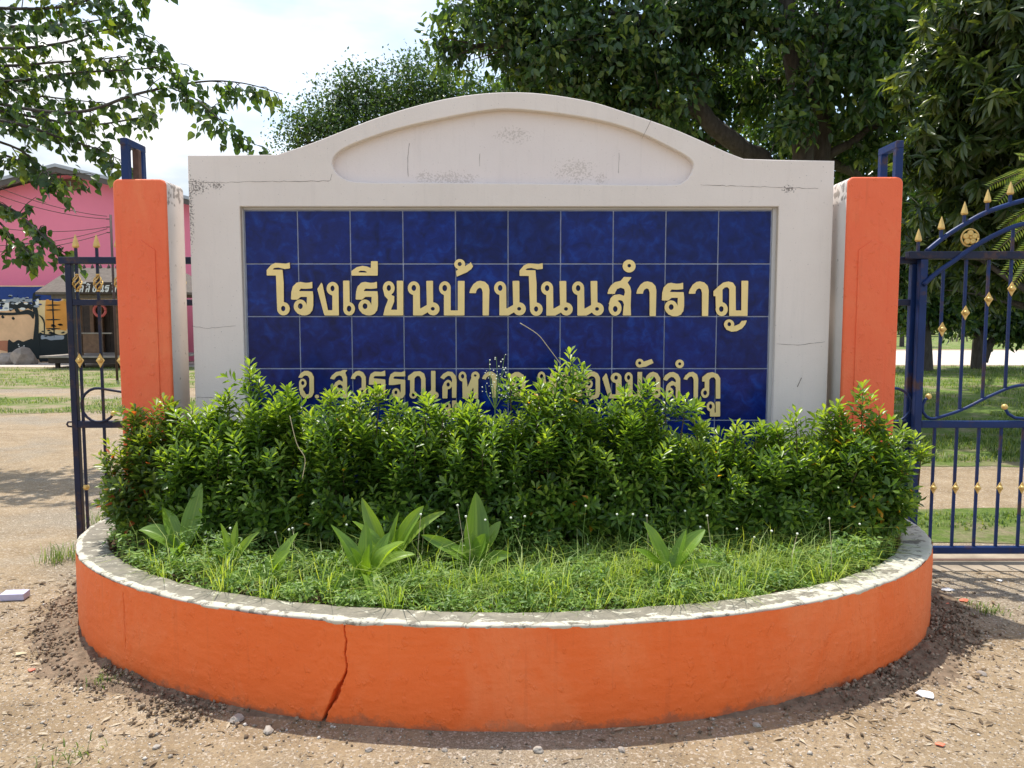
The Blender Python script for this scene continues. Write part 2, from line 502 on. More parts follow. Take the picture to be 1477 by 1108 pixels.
class MB:
    def __init__(s):
        s.v, s.f, s.sm, s.mi = [], [], [], []

    def add(s, vs, fs, smooth=False, mi=0):
        n = len(s.v)
        s.v += [tuple(p) for p in vs]
        for f in fs:
            s.f.append([i + n for i in f]); s.sm.append(smooth); s.mi.append(mi)
        return s

    def box(s, a, b, mi=0):
        x0, y0, z0 = a; x1, y1, z1 = b
        return s.add([(x0, y0, z0), (x1, y0, z0), (x1, y1, z0), (x0, y1, z0), (x0, y0, z1), (x1, y0, z1), (x1, y1, z1), (x0, y1, z1)],
                     [(0, 3, 2, 1), (4, 5, 6, 7), (0, 1, 5, 4), (1, 2, 6, 5), (2, 3, 7, 6), (3, 0, 4, 7)], False, mi)

    def bbox(s, a, b, bv=0.004, mi=0):
        """box with chamfered edges (8 corners cut) through convex hull of 24 points"""
        bm = bmesh.new()
        bmesh.ops.create_cube(bm, size=1)
        for v in bm.verts:
            v.co = Vector([(a[i] + b[i]) / 2 + v.co[i] * (b[i] - a[i]) for i in range(3)])
        bmesh.ops.bevel(bm, geom=bm.edges[:], offset=bv, segments=2, affect='EDGES', profile=0.5)
        bm.verts.index_update()
        s.add([v.co[:] for v in bm.verts], [[v.index for v in f.verts] for f in bm.faces], False, mi)
        bm.free()
        return s

    def tube(s, pts, rad, n=8, cap=True, smooth=True, mi=0, square=False):
        pts = [Vector(p) for p in pts]
        if not isinstance(rad, (list, tuple)):
            rad = [rad] * len(pts)
        base = len(s.v)
        up = Vector((0, 0, 1))
        ref = None
        vs = []
        for i, p in enumerate(pts):
            t = (pts[min(i + 1, len(pts) - 1)] - pts[max(i - 1, 0)]).normalized()
            if ref is None:
                ref = Vector((0, 1, 0)) if abs(t.y) < 0.9 else Vector((1, 0, 0))
            a = (ref - t * ref.dot(t)).normalized()
            ref = a
            b2 = t.cross(a)
            off = math.pi / 4 if n == 4 else 0
            for k in range(n):
                an = 2 * math.pi * k / n + off
                vs.append(p + (a * math.cos(an) + b2 * math.sin(an)) * rad[i] * (1.414 if n == 4 else 1))
        fs = []
        for i in range(len(pts) - 1):
            for k in range(n):
                k2 = (k + 1) % n
                fs.append((i * n + k, i * n + k2, (i + 1) * n + k2, (i + 1) * n + k))
        if cap:
            fs.append(tuple(range(n))[::-1])
            fs.append(tuple((len(pts) - 1) * n + k for k in range(n)))
        return s.add(vs, fs, smooth and n > 4, mi)

    def lathe(s, c, prof, n=10, smooth=True, mi=0, sy=1.0):
        """prof: list of (radius, z) about a vertical axis through c"""
        c = Vector(c)
        vs = []
        for r, z in prof:
            for k in range(n):
                a = 2 * math.pi * k / n
                vs.append(c + Vector((r * math.cos(a), r * sy * math.sin(a), z)))
        fs = []
        for i in range(len(prof) - 1):
            for k in range(n):
                k2 = (k + 1) % n
                fs.append((i * n + k, i * n + k2, (i + 1) * n + k2, (i + 1) * n + k))
        fs.append(tuple(range(n))[::-1])
        fs.append(tuple((len(prof) - 1) * n + k for k in range(n)))
        return s.add(vs, fs, smooth, mi)

    def prism(s, pts, y0, y1, mi=0):
        """polygon given in (x, z), extruded from y0 (front) to y1"""
        n = len(pts)
        vs = [(x, y0, z) for x, z in pts] + [(x, y1, z) for x, z in pts]
        fs = [tuple(range(n)), tuple(range(2 * n - 1, n - 1, -1))]
        fs += [(i, i + n, (i + 1) % n + n, (i + 1) % n) for i in range(n)]
        return s.add(vs, fs, False, mi)

    def mesh(s, name):
        me = bpy.data.meshes.new(name)
        me.from_pydata(s.v, [], s.f)
        me.polygons.foreach_set('use_smooth', s.sm)
        me.polygons.foreach_set('material_index', s.mi)
        me.update()
        return me

    def build(s, name, mat, parent=None, local=False):
        me = s.mesh(name)
        mats = mat if isinstance(mat, (list, tuple)) else [mat]
        for m in mats:
            me.materials.append(m)
        return link_mesh(name, me, None, parent, local)


def np_mesh(name, verts, tris, var=None):
    me = bpy.data.meshes.new(name)
    nv, nt_ = len(verts), len(tris)
    me.vertices.add(nv)
    me.vertices.foreach_set('co', verts.astype(np.float32).ravel())
    me.loops.add(nt_ * 3)
    me.loops.foreach_set('vertex_index', tris.astype(np.int32).ravel())
    me.polygons.add(nt_)
    me.polygons.foreach_set('loop_start', np.arange(0, nt_ * 3, 3, dtype=np.int32))
    me.update(calc_edges=True)
    if var is not None:
        a = me.attributes.new('var', 'FLOAT', 'POINT')
        a.data.foreach_set('value', var.astype(np.float32))
    me.validate()
    return me


def norm(a):
    return a / np.maximum(np.linalg.norm(a, axis=-1, keepdims=True), 1e-9)


def leaf_tpl(rows, fold=0.12, curl=0.25):
    """rows: (t, halfwidth); first and last are points. Returns verts (x, y, z) and triangles."""
    V, T = [], []
    def z(t):
        return -curl * t * t
    V.append((0, rows[0][0], z(rows[0][0])))
    for t, w in rows[1:-1]:
        V += [(-w, t, z(t) + fold * w), (0, t, z(t) - fold * w), (w, t, z(t) + fold * w)]
    V.append((0, rows[-1][0], z(rows[-1][0])))
    k = len(rows) - 2
    T += [(0, 2, 1), (0, 3, 2)]
    for i in range(k - 1):
        a, b = 1 + 3 * i, 4 + 3 * i
        T += [(a, a + 1, b + 1), (a, b + 1, b), (a + 1, a + 2, b + 2), (a + 1, b + 2, b + 1)]
    a, e = 1 + 3 * (k - 1), len(V) - 1
    T += [(a, a + 1, e), (a + 1, a + 2, e)]
    return np.array(V, float), np.array(T, int)


TPL_OBOVATE = leaf_tpl([(0, 0), (0.35, 0.115), (0.68, 0.185), (1, 0)], 0.3, 0.22)
TPL_OVATE = leaf_tpl([(0, 0), (0.30, 0.24), (0.65, 0.20), (1, 0)], 0.25, 0.25)
TPL_HEART = leaf_tpl([(0.06, 0), (0.0, 0.17), (0.10, 0.33), (0.30, 0.38), (0.56, 0.27), (0.80, 0.09), (1, 0)], 0.2, 0.25)
TPL_LONG = leaf_tpl([(0, 0), (0.25, 0.10), (0.65, 0.115), (1, 0)], 0.3, 0.35)
TPL_SMALL = (np.array([(0, 0, 0), (-0.26, 0.45, 0.05), (0, 1, -0.12), (0.26, 0.45, 0.05)], float), np.array([(0, 2, 1), (0, 3, 2)]))
TPL_LEAFLET = (np.array([(0, 0, 0), (-0.14, 0.5, 0.02), (0, 1, -0.06), (0.14, 0.5, 0.02)], float), np.array([(0, 2, 1), (0, 3, 2)]))


def leaves(tpl, pos, axis, nrm, size, var):
    V, T = tpl
    axis = norm(axis)
    nrm = norm(nrm - axis * np.sum(nrm * axis, axis=1, keepdims=True))
    side = np.cross(axis, nrm)
    n = len(pos)
    size = np.asarray(size).reshape(-1, 1, 1) * np.ones((n, 1, 1))
    vv = pos[:, None, :] + size * (V[None, :, 0:1] * side[:, None, :] + V[None, :, 1:2] * axis[:, None, :] + V[None, :, 2:3] * nrm[:, None, :])
    tt = T[None] + (np.arange(n) * len(V))[:, None, None]
    return vv.reshape(-1, 3), tt.reshape(-1, 3), np.repeat(var, len(V))


def join_np(parts):
    vs, ts, va, o = [], [], [], 0
    for v, t, a in parts:
        vs.append(v); ts.append(t + o); va.append(a); o += len(v)
    return np.concatenate(vs), np.concatenate(ts), np.concatenate(va)


def rand_dir(n):
    return norm(rng.normal(size=(n, 3)))


def blades(pos, height, width, lean, var):
    """grass blades of two segments, triangles"""
    n = len(pos)
    a = rng.uniform(0, 2 * np.pi, n)
    d = np.stack([np.cos(a), np.sin(a), np.zeros(n)], 1)
    s = np.stack([-np.sin(a), np.cos(a), np.zeros(n)], 1) * (width / 2)[:, None]
    up = np.array([0, 0, 1.0])
    m = pos + up * (height * 0.55)[:, None] + d * (lean * height * 0.25)[:, None]
    t = pos + up * (height * (1 - 0.35 * lean))[:, None] + d * (lean * height * 0.95)[:, None]
    vv = np.stack([pos - s, pos + s, m - s * 0.8, m + s * 0.8, t], 1)
    T = np.array([(0, 1, 3), (0, 3, 2), (2, 3, 4)])
    tt = T[None] + (np.arange(n) * 5)[:, None, None]
    return vv.reshape(-1, 3), tt.reshape(-1, 3), np.repeat(var, 5)


# ------------------------------------------------------------------ ground
def sheet(name, pts, z, mat, jit=0.25, sub=10):
    """flat patch with a ragged outline"""
    out = []
    n = len(pts)
    for i in range(n):
        a, b = Vector(pts[i]), Vector(pts[(i + 1) % n])
        for k in range(sub):
            p = a.lerp(b, k / sub)
            q = Vector((p.x * 0.9, p.y * 0.9, i * 3.1))
            out.append((p.x + jit * noise.noise(q) * 2, p.y + jit * noise.noise(q + Vector((9, 4, 2))) * 2, z))
    mb = MB().add(out, [tuple(range(len(out)))])
    return tag(mb.build(name, mat), kind='structure')


gm = MB()
gm.add([(-250, -60, 0), (250, -60, 0), (250, 400, 0), (-250, 400, 0)], [(0, 1, 2, 3)])
tag(gm.build('ground', M['ground']), kind='structure')
sheet('road', [(-80, 26.2), (-8, 26.2), (4, 27.3), (80, 28), (80, 42), (4, 41), (-8, 29.4), (-80, 29.4)], 0.004, M['road'], 0.35)
sheet('lawn', [(2.2, 8.3), (5, 7.9), (16, 8.0), (40, 9), (60, 27.2), (4, 26.4), (1.0, 18)], 0.004, M['lawn'], 0.4, 14)
sheet('lawn', [(2.5, 5.05), (4.2, 5.0), (7.0, 5.0), (7.0, 5.9), (4.2, 6.05), (2.6, 6.0)], 0.004, M['lawn'], 0.12, 12)
sheet('lawn', [(-60, 43), (150, 43), (230, 380), (-60, 380)], 0.004, M['lawn'], 0.8, 14)
sheet('lawn', [(-16, 12.4), (-5.0, 12.6), (-4.6, 14.6), (-9, 15.5), (-18, 15.3)], 0.004, M['lawn_dry'], 0.45, 16)
sheet('lawn', [(-50, 18.0), (-6, 17.4), (-3, 19), (-3, 25.8), (-50, 25.6)], 0.004, M['lawn_dry'], 0.5, 16)


# ------------------------------------------------------------------ sign wall
def curve_fill(loops, yf, depth, bevel=0.004, res=2):
    """Filled outline with holes in (x, z), its front at y = yf, with rounded arrises. Returns a mesh."""
    cu = bpy.data.curves.new('outline', 'CURVE')
    cu.dimensions = '2D'
    cu.fill_mode = 'BOTH'
    cu.extrude = depth / 2 - bevel
    cu.bevel_depth = bevel
    cu.bevel_resolution = res
    cu.offset = -bevel
    for lp in loops:
        sp = cu.splines.new('POLY')
        sp.points.add(len(lp) - 1)
        for p, (x, z) in zip(sp.points, lp):
            p.co = (x, z, 0, 1)
        sp.use_cyclic_u = True
    ob = bpy.data.objects.new('outline', cu)
    COL.objects.link(ob)
    dg = bpy.context.evaluated_depsgraph_get()
    me = bpy.data.meshes.new_from_object(ob.evaluated_get(dg))
    bpy.data.objects.remove(ob)
    bpy.data.curves.remove(cu)
    me.materials.clear()
    yc = yf + depth / 2
    for v in me.vertices:
        x, y, z = v.co
        v.co = (x, yc - z, y)
    me.update()
    return me


def smooth_path(pts, k=8, closed=False):
    """Catmull-Rom through 2-D points"""
    out = []
    n = len(pts)
    rngk = range(n if closed else n - 1)
    for i in rngk:
        p0 = pts[(i - 1) % n] if closed or i > 0 else pts[0]
        p1, p2 = pts[i], pts[(i + 1) % n]
        p3 = pts[(i + 2) % n] if closed or i + 2 < n else pts[-1]
        for j in range(k):
            t = j / k
            out.append(tuple(0.5 * ((2 * p1[a]) + (-p0[a] + p2[a]) * t + (2 * p0[a] - 5 * p1[a] + 4 * p2[a] - p3[a]) * t * t
                                    + (-p0[a] + 3 * p1[a] - 3 * p2[a] + p3[a]) * t ** 3) for a in range(2)))
    if not closed:
        out.append(tuple(pts[-1]))
    return out


YS = 4.39          # front of the sign wall
YT = 4.432         # face of the tiles


def xz(px, py, Y=YS):
    p = P(px, py, Y)
    return (p.x, p.z)


sign = thing('sign_wall', (0, YS, 0), 'pale pink plaster name wall with arched top, blue tiles and golden Thai letters', 'sign')
arch = smooth_path([(399, 223), (453, 205), (555, 166), (656, 140), (750, 133), (841, 144), (909, 164), (977, 188), (1045, 218), (1073, 229)], 7)
xl0, xr0 = xz(270, 224)[0], xz(1204, 232)[0]
outer = [(xl0, -0.1), (xl0, xz(270, 224)[1])] + [xz(*p) for p in [(340, 223.5)] + arch + [(1120, 230.5)]] + [(xr0, xz(1204, 232)[1]), (xr0, -0.1)]
rec = [xz(*p) for p in smooth_path([(479, 236), (494, 215), (555, 191), (622, 174), (700, 159.5), (750, 158), (841, 169), (909, 186), (970, 214), (998, 232),
                                    (998, 248), (986, 262), (965, 266.5), (860, 266), (740, 264.5), (620, 263.5), (525, 263), (493, 256)], 6, True)]
ox0, ox1, oz1 = xz(346, 297)[0], xz(1123, 300)[0], xz(700, 298)[1]
hole = [(ox0, 0.335), (ox0, oz1), (ox1, oz1), (ox1, 0.335)]


def spot_mask(nt, spots, thr=0.5, fine=75):
    """ragged mould where the photograph shows it: list of ((x, z), rx, rz)"""
    geo = nt.nodes.new('ShaderNodeNewGeometry')
    sep = nt.nodes.new('ShaderNodeSeparateXYZ')
    nt.links.new(geo.outputs['Position'], sep.inputs[0])
    acc = None
    for (cx, cz), rx, rz in spots:
        def lin(sock, c, r):
            a = nt.nodes.new('ShaderNodeMath'); a.operation = 'SUBTRACT'
            nt.links.new(sock, a.inputs[0]); a.inputs[1].default_value = c
            b = nt.nodes.new('ShaderNodeMath'); b.operation = 'DIVIDE'
            nt.links.new(a.outputs[0], b.inputs[0]); b.inputs[1].default_value = r
            c2 = nt.nodes.new('ShaderNodeMath'); c2.operation = 'MULTIPLY'
            nt.links.new(b.outputs[0], c2.inputs[0]); nt.links.new(b.outputs[0], c2.inputs[1])
            return c2.outputs[0]
        s = nt.nodes.new('ShaderNodeMath'); s.operation = 'ADD'
        nt.links.new(lin(sep.outputs['X'], cx, rx), s.inputs[0]); nt.links.new(lin(sep.outputs['Z'], cz, rz), s.inputs[1])
        e = nt.nodes.new('ShaderNodeMath'); e.operation = 'SUBTRACT'; e.use_clamp = True
        e.inputs[0].default_value = 1.0
        nt.links.new(s.outputs[0], e.inputs[1])
        if acc is None:
            acc = e.outputs[0]
        else:
            mx = nt.nodes.new('ShaderNodeMath'); mx.operation = 'MAXIMUM'
            nt.links.new(acc, mx.inputs[0]); nt.links.new(e.outputs[0], mx.inputs[1])
            acc = mx.outputs[0]
    f = tex(nt, world_coords(nt), fine, 2, 0.5)
    m = nt.nodes.new('ShaderNodeMath'); m.operation = 'MULTIPLY_ADD'
    nt.links.new(acc, m.inputs[0]); m.inputs[1].default_value = 0.25
    nt.links.new(f, m.inputs[2])
    return ramp(nt, m.outputs[0], [(0.68, g(0)), (0.78, g(0.7))])


def add_spots(mat, spots, col=(0.06, 0.05, 0.042), fine=100):
    nt = mat.node_tree
    b = nt.nodes['Principled BSDF']
    src = b.inputs['Base Color'].links[0].from_socket
    nt.links.new(mixc(nt, spot_mask(nt, spots, fine=fine), src, col), b.inputs['Base Color'])


add_spots(M['wall'], [(xz(282, 270), 0.10, 0.06), (xz(274, 300), 0.03, 0.30), (xz(312, 268), 0.06, 0.03), (xz(1138, 273), 0.05, 0.035),
                      (xz(640, 222), 0.02, 0.02), (xz(272, 400), 0.012, 0.4)])
add_spots(M['recess'], [(xz(650, 256), 0.20, 0.06), (xz(612, 254), 0.08, 0.05), (xz(740, 192), 0.13, 0.06), (xz(868, 256), 0.05, 0.05),
                        (xz(830, 245), 0.16, 0.09)], (0.54, 0.47, 0.42), 120)

link_mesh('wall_face', curve_fill([outer, hole, rec], YS, 0.05, 0.006), M['wall'], sign)
inner = [(x * 0.9985, z - 0.003) for x, z in outer]
link_mesh('wall_core', curve_fill([inner], YS + 0.047, 0.12, 0.004), M['recess'], sign)
bk = MB()
bk.box((ox0 - 0.01, YT + 0.004, 0.32), (ox1 + 0.01, YS + 0.0515, oz1 + 0.01))
bk.build('tile_backing', M['grout'], sign)
# plaster edge fillet round the tile field, a little uneven
ed = MB()
tx0, tx1 = xz(352.5, 304, YT)[0], xz(1113, 306, YT)[0]
tz1 = xz(700, 304, YT)[1]
for a, b in (((ox0 - 0.004, 0.34), (tx0 - 0.004, oz1 + 0.003)), ((tx1 + 0.004, 0.34), (ox1 + 0.004, oz1 + 0.003)), ((tx0 - 0.003, tz1 + 0.004), (tx1 + 0.003, oz1 + 0.002))):
    ed.bbox((a[0], YT - 0.012, a[1]), (b[0], YT + 0.012, b[1]), 0.003)
ed.build('tile_border', M['grey_plaster'], sign)

pitch_x = (tx1 - tx0) / 10
pitch_z = pitch_x * 1.0
tm = MB().bbox((-pitch_x / 2 + 0.0032, -0.001, -pitch_z / 2 + 0.0032), (pitch_x / 2 - 0.0032, 0.012, pitch_z / 2 - 0.0032), 0.002).mesh('tile')
tm.materials.append(M['tile'])
for r in range(6):
    for c in range(10):
        o = bpy.data.objects.new('tile', tm)
        COL.objects.link(o)
        o.parent = sign
        o.location = (tx0 + pitch_x * (c + 0.5) - 0, YT - YS, tz1 - pitch_z * (r + 0.5))
        o.rotation_euler = (rng.normal() * 0.005, 0, rng.normal() * 0.005)


# ---- cut-out letters: signed distance of polygons, ellipses and holes, contoured on a fine grid
def sd_poly(pts, gx, gy):
    pts = np.array(pts, float)
    d = np.full(gx.shape, 1e9)
    ins = np.zeros(gx.shape, bool)
    for i in range(len(pts)):
        a, b = pts[i], pts[(i + 1) % len(pts)]
        ab = b - a
        t = np.clip(((gx - a[0]) * ab[0] + (gy - a[1]) * ab[1]) / max(ab @ ab, 1e-9), 0, 1)
        d = np.minimum(d, np.hypot(gx - a[0] - t * ab[0], gy - a[1] - t * ab[1]))
        cond = (a[1] > gy) != (b[1] > gy)
        with np.errstate(divide='ignore', invalid='ignore'):
            xi = a[0] + (gy - a[1]) / (ab[1] if ab[1] else 1e-9) * ab[0]
        ins ^= cond & (gx < xi)
    return np.where(ins, -d, d)


def sd_ell(e, gx, gy):
    cx, cy, rx, ry = e
    k = np.hypot((gx - cx) / rx, (gy - cy) / ry)
    return (k - 1) * min(rx, ry)


def letter_mesh(prims, to_xz, yf, depth, h=8.0, shear=0.0):
    """prims: ('p', pts) ('e', ell) ('h', ell hole) ('q', polygon hole), in photo-crop pixels, y down"""
    xs, ys = [], []
    for k, d in prims:
        if k in 'pq':
            xs += [p[0] for p in d]; ys += [p[1] for p in d]
        else:
            xs += [d[0] - d[2], d[0] + d[2]]; ys += [d[1] - d[3], d[1] + d[3]]
    X = np.arange(min(xs) - 2 * h, max(xs) + 3 * h, h)
    Y = np.arange(min(ys) - 2 * h, max(ys) + 3 * h, h)
    gx, gy = np.meshgrid(X, Y)
    s = np.full(gx.shape, 1e9)
    for k, d in prims:
        if k == 'p':
            s = np.minimum(s, sd_poly(d, gx, gy))
        elif k == 'e':
            s = np.minimum(s, sd_ell(d, gx, gy))
    for k, d in prims:
        if k == 'h':
            s = np.maximum(s, -sd_ell(d, gx, gy))
        elif k == 'q':
            s = np.maximum(s, -sd_poly(d, gx, gy))
    V, Fc, mi = [], [], []
    cache = {}

    def vid(x, y, back):
        key = (round(x, 3), round(y, 3), back)
        if key not in cache:
            wx, wz = to_xz(x + shear * y, y)
            cache[key] = len(V)
            V.append((wx, yf + depth if back else yf, wz))
        return cache[key]
    ny, nx = s.shape
    inside = s < 0
    for j in range(ny - 1):
        run = None
        for i in range(nx):
            full = i < nx - 1 and inside[j, i] and inside[j, i + 1] and inside[j + 1, i] and inside[j + 1, i + 1]
            if full:
                if run is None:
                    run = i
                continue
            if run is not None:
                Fc.append([vid(X[run], Y[j], 0), vid(X[run], Y[j + 1], 0), vid(X[i], Y[j + 1], 0), vid(X[i], Y[j], 0)]); mi.append(0)
                run = None
            if i == nx - 1:
                continue
            cs = [(i, j), (i, j + 1), (i + 1, j + 1), (i + 1, j)]
            ins = [inside[b, a] for a, b in cs]
            if not any(ins):
                continue
            poly = []
            for k in range(4):
                (a0, b0), (a1, b1) = cs[k], cs[(k + 1) % 4]
                if ins[k]:
                    poly.append((X[a0], Y[b0], False))
                if ins[k] != ins[(k + 1) % 4]:
                    v0, v1 = s[b0, a0], s[b1, a1]
                    t = min(0.98, max(0.02, v0 / (v0 - v1)))
                    poly.append((X[a0] + t * (X[a1] - X[a0]), Y[b0] + t * (Y[b1] - Y[b0]), True))
            if len(poly) < 3:
                continue
            Fc.append([vid(p[0], p[1], 0) for p in poly]); mi.append(0)
            n = len(poly)
            for k in range(n):
                p, q = poly[k], poly[(k + 1) % n]
                if p[2] and q[2]:
                    Fc.append([vid(p[0], p[1], 0), vid(p[0], p[1], 1), vid(q[0], q[1], 1), vid(q[0], q[1], 0)]); mi.append(1)
    me = bpy.data.meshes.new('letter')
    me.from_pydata(V, [], [f for f in Fc])
    me.polygons.foreach_set('material_index', mi)
    me.update()
    return me


def sh(prims, dx=0, dy=0, sx=1, sy=1, x0=0, y0=0):
    out = []
    for k, d in prims:
        if k in 'pq':
            out.append((k, [((x - x0) * sx + x0 + dx, (y - y0) * sy + y0 + dy) for x, y in d]))
        else:
            out.append((k, ((d[0] - x0) * sx + x0 + dx, (d[1] - y0) * sy + y0 + dy, d[2] * sx, d[3] * sy)))
    return out


# first line, read off enlargements of the photograph (9.23 px per photo px)
G_O = [('p', [(92, 300), (92, 228), (150, 160), (205, 133), (280, 137), (345, 143), (398, 128), (402, 206), (330, 214), (250, 194), (195, 200), (165, 222), (303, 224), (306, 300)]),
       ('p', [(215, 290), (250, 224), (303, 224), (318, 400), (320, 720), (300, 800), (240, 770), (230, 720), (222, 500)]),
       ('e', (315, 743, 84, 88)), ('h', (312, 740, 28, 36))]
G_R = [('p', [(415, 620), (420, 520), (440, 445), (490, 395), (540, 385), (610, 398), (660, 395), (698, 382), (700, 470), (610, 478), (545, 474), (520, 508), (705, 510), (712, 580),
              (712, 700), (700, 765), (660, 812), (600, 832), (545, 828), (600, 780), (622, 750), (628, 585), (545, 585), (500, 622)]),
       ('p', [(470, 760), (500, 805), (560, 830), (620, 830), (670, 808), (700, 750), (640, 720), (618, 760), (540, 790)]),
       ('e', (538, 712, 86, 92)), ('h', (540, 708, 32, 38))]
G_NG = [('p', [(965, 480), (1048, 470), (1053, 832), (862, 832), (850, 800), (765, 480), (820, 392), (835, 420), (908, 762), (965, 762), (965, 570), (935, 545)]),
        ('e', (969, 474, 80, 88)), ('h', (968, 472, 27, 38))]
G_E = [('p', [(1108, 368), (1192, 368), (1198, 750), (1112, 750)]), ('e', (1188, 744, 78, 88)), ('h', (1188, 742, 30, 40))]
G_II = [('p', [(95, 110), (185, 110), (185, 302), (-165, 302), (-165, 240), (-95, 190), (-20, 172), (40, 180), (92, 202)]),
        ('q', [(-82, 259), (-45, 235), (10, 238), (56, 262)])]
G_Y = [('p', [(255, 480), (275, 570), (322, 622), (280, 730), (258, 832), (524, 832), (524, 370), (438, 370), (442, 756), (360, 756), (403, 650), (405, 575), (365, 560), (400, 500)]),
       ('e', (331, 468, 78, 92)), ('h', (332, 466, 28, 40))]
G_N = [('p', [(665, 500), (745, 470), (748, 742), (838, 692), (830, 372), (920, 370), (922, 720), (845, 792), (775, 832), (655, 832), (655, 560), (620, 540)]),
       ('e', (665, 468, 80, 90)), ('e', (922, 745, 84, 86)), ('h', (665, 466, 30, 40)), ('h', (917, 743, 27, 24))]
G_B = [('p', [(1090, 480), (1155, 470), (1155, 765), (1250, 765), (1250, 372), (1340, 372), (1338, 832), (1065, 832), (1065, 560), (1035, 540)]),
       ('e', (1078, 468, 78, 90)), ('h', (1076, 468, 32, 42))]
G_THO = [('p', [(1250, 190), (1330, 195), (1355, 170), (1412, 136), (1420, 118), (1452, 178), (1430, 215), (1370, 258), (1235, 316), (1225, 240), (1262, 212)]),
         ('e', (1275, 150, 72, 68)), ('h', (1275, 148, 27, 27))]
G_A = [('p', [(110, 535), (125, 480), (165, 415), (215, 378), (260, 370), (320, 385), (365, 430), (378, 490), (370, 832), (288, 832), (288, 520), (275, 475), (250, 462),
              (220, 478), (202, 510), (200, 535)])]
G_S = [('p', [(702, 545), (715, 490), (750, 430), (800, 390), (880, 370), (920, 320), (1025, 322), (970, 395), (1005, 450), (1018, 510), (1010, 700), (1015, 832), (905, 832),
              (920, 690), (925, 560), (935, 520), (925, 480), (880, 462), (830, 480), (808, 520), (800, 545)]),
       ('p', [(718, 680), (745, 600), (790, 560), (860, 550), (935, 575), (950, 620), (925, 690), (903, 640), (868, 626), (820, 640), (835, 660), (760, 700)]),
       ('e', (803, 734, 85, 102)), ('h', (806, 746, 30, 40))]
G_NIK = [('e', (990, 175, 86, 85)), ('h', (992, 170, 24, 24))]
G_YO = [('p', [(820, 575), (820, 510), (880, 450), (950, 395), (1020, 380), (1080, 395), (1115, 450), (1117, 765), (1190, 765), (1192, 370), (1283, 370), (1272, 838), (1028, 838),
               (1030, 480), (1005, 455), (970, 460), (940, 490), (940, 720), (860, 760), (850, 700), (848, 575)]),
        ('e', (930, 748, 80, 92)), ('h', (924, 746, 30, 38)),
        ('e', (1028, 952, 68, 67)), ('p', [(962, 960), (990, 1020), (1060, 1048), (1130, 1040), (1200, 1005), (1245, 950), (1265, 897), (1195, 905), (1165, 945), (1095, 975), (1050, 985)]),
        ('h', (1030, 948, 24, 28))]
LINE1 = [(375, G_O), (375, G_R), (375, G_NG), (375, G_E), (525, G_II), (525, sh(G_R, -524)), (525, G_Y), (525, G_N), (525, G_B), (525, G_THO), (665, G_A), (665, sh(G_N, -144)),
         (665, sh(G_O, 687, 6)), (665, sh(G_N, 480, 2)), (800, sh(G_N, -353, 2)), (800, G_S), (800, G_NIK), (800, sh(G_A, 975, 8)), (940, sh(G_R, -282, 12)), (940, sh(G_A, 379, 8)), (940, G_YO)]
H_AW = [('p', [(97, 320), (125, 265), (175, 232), (225, 230), (275, 255), (303, 310), (305, 520), (280, 575), (225, 600), (165, 590), (125, 545), (170, 490), (200, 545), (235, 540),
               (245, 500), (245, 330), (225, 298), (190, 290), (160, 305), (150, 325)]),
        ('p', [(108, 400), (160, 440), (165, 500), (185, 545), (165, 590), (125, 545), (108, 470)]), ('e', (157, 395, 50, 60)), ('h', (157, 392, 22, 28))]
H_DOT = [('e', (345, 572, 28, 26))]
H_S = [('p', [(518, 335), (545, 290), (600, 245), (660, 235), (690, 218), (752, 220), (722, 255), (745, 320), (748, 597), (685, 597), (690, 340), (670, 300), (640, 290), (605, 305), (575, 345)]),
       ('p', [(555, 480), (565, 430), (590, 385), (640, 350), (695, 380), (690, 440), (660, 410), (625, 420), (605, 460)]), ('e', (605, 512, 52, 66)), ('h', (605, 514, 22, 28)),
       ('p', [(690, 632), (750, 632), (750, 760), (690, 760)])]
H_W = [('p', [(795, 335), (815, 280), (860, 240), (905, 228), (960, 250), (995, 310), (998, 520), (940, 470), (940, 330), (920, 298), (885, 290), (860, 310), (855, 340)]),
       ('e', (946, 515, 54, 62)), ('h', (948, 510, 22, 28))]
H_R = [('p', [(1035, 415), (1040, 330), (1060, 270), (1110, 240), (1200, 245), (1252, 225), (1255, 300), (1110, 300), (1095, 330), (1255, 345), (1255, 540), (1220, 590), (1160, 600),
              (1110, 570), (1180, 540), (1195, 500), (1195, 400), (1090, 415)]), ('e', (1130, 520, 54, 62)), ('h', (1130, 514, 20, 26))]
H_NEN = [('p', [(170, 352), (172, 300), (250, 242), (330, 235), (385, 265), (405, 330), (405, 597), (347, 597), (347, 340), (325, 300), (290, 298), (258, 330), (256, 545), (200, 545), (200, 352)]),
         ('e', (242, 550, 50, 50)), ('h', (242, 550, 20, 24)), ('p', [(400, 545), (480, 490), (478, 230), (537, 230), (537, 560), (470, 597), (400, 597)]),
         ('e', (530, 555, 50, 48)), ('h', (530, 555, 18, 16))]
H_KH = [('p', [(600, 320), (640, 270), (700, 238), (760, 245), (810, 300), (820, 360), (815, 590), (757, 590), (757, 340), (735, 300), (705, 295), (670, 320), (650, 345)]),
        ('e', (705, 412, 52, 62)), ('h', (706, 412, 22, 28)), ('p', [(628, 440), (660, 370), (700, 465), (695, 597), (630, 597)]),
        ('p', [(757, 625), (820, 625), (820, 838), (692, 838), (692, 730), (748, 730), (748, 775), (757, 775)]), ('e', (694, 700, 46, 50)), ('h', (692, 698, 18, 22))]
H_H = [('p', [(895, 340), (950, 330), (965, 450), (1020, 310), (1070, 290), (1085, 340), (975, 600), (898, 600)]), ('e', (897, 306, 52, 66)), ('h', (898, 303, 22, 30)),
       ('e', (1068, 300, 56, 60)), ('h', (1066, 292, 18, 16)), ('p', [(1040, 340), (1105, 320), (1105, 600), (1045, 600)])]
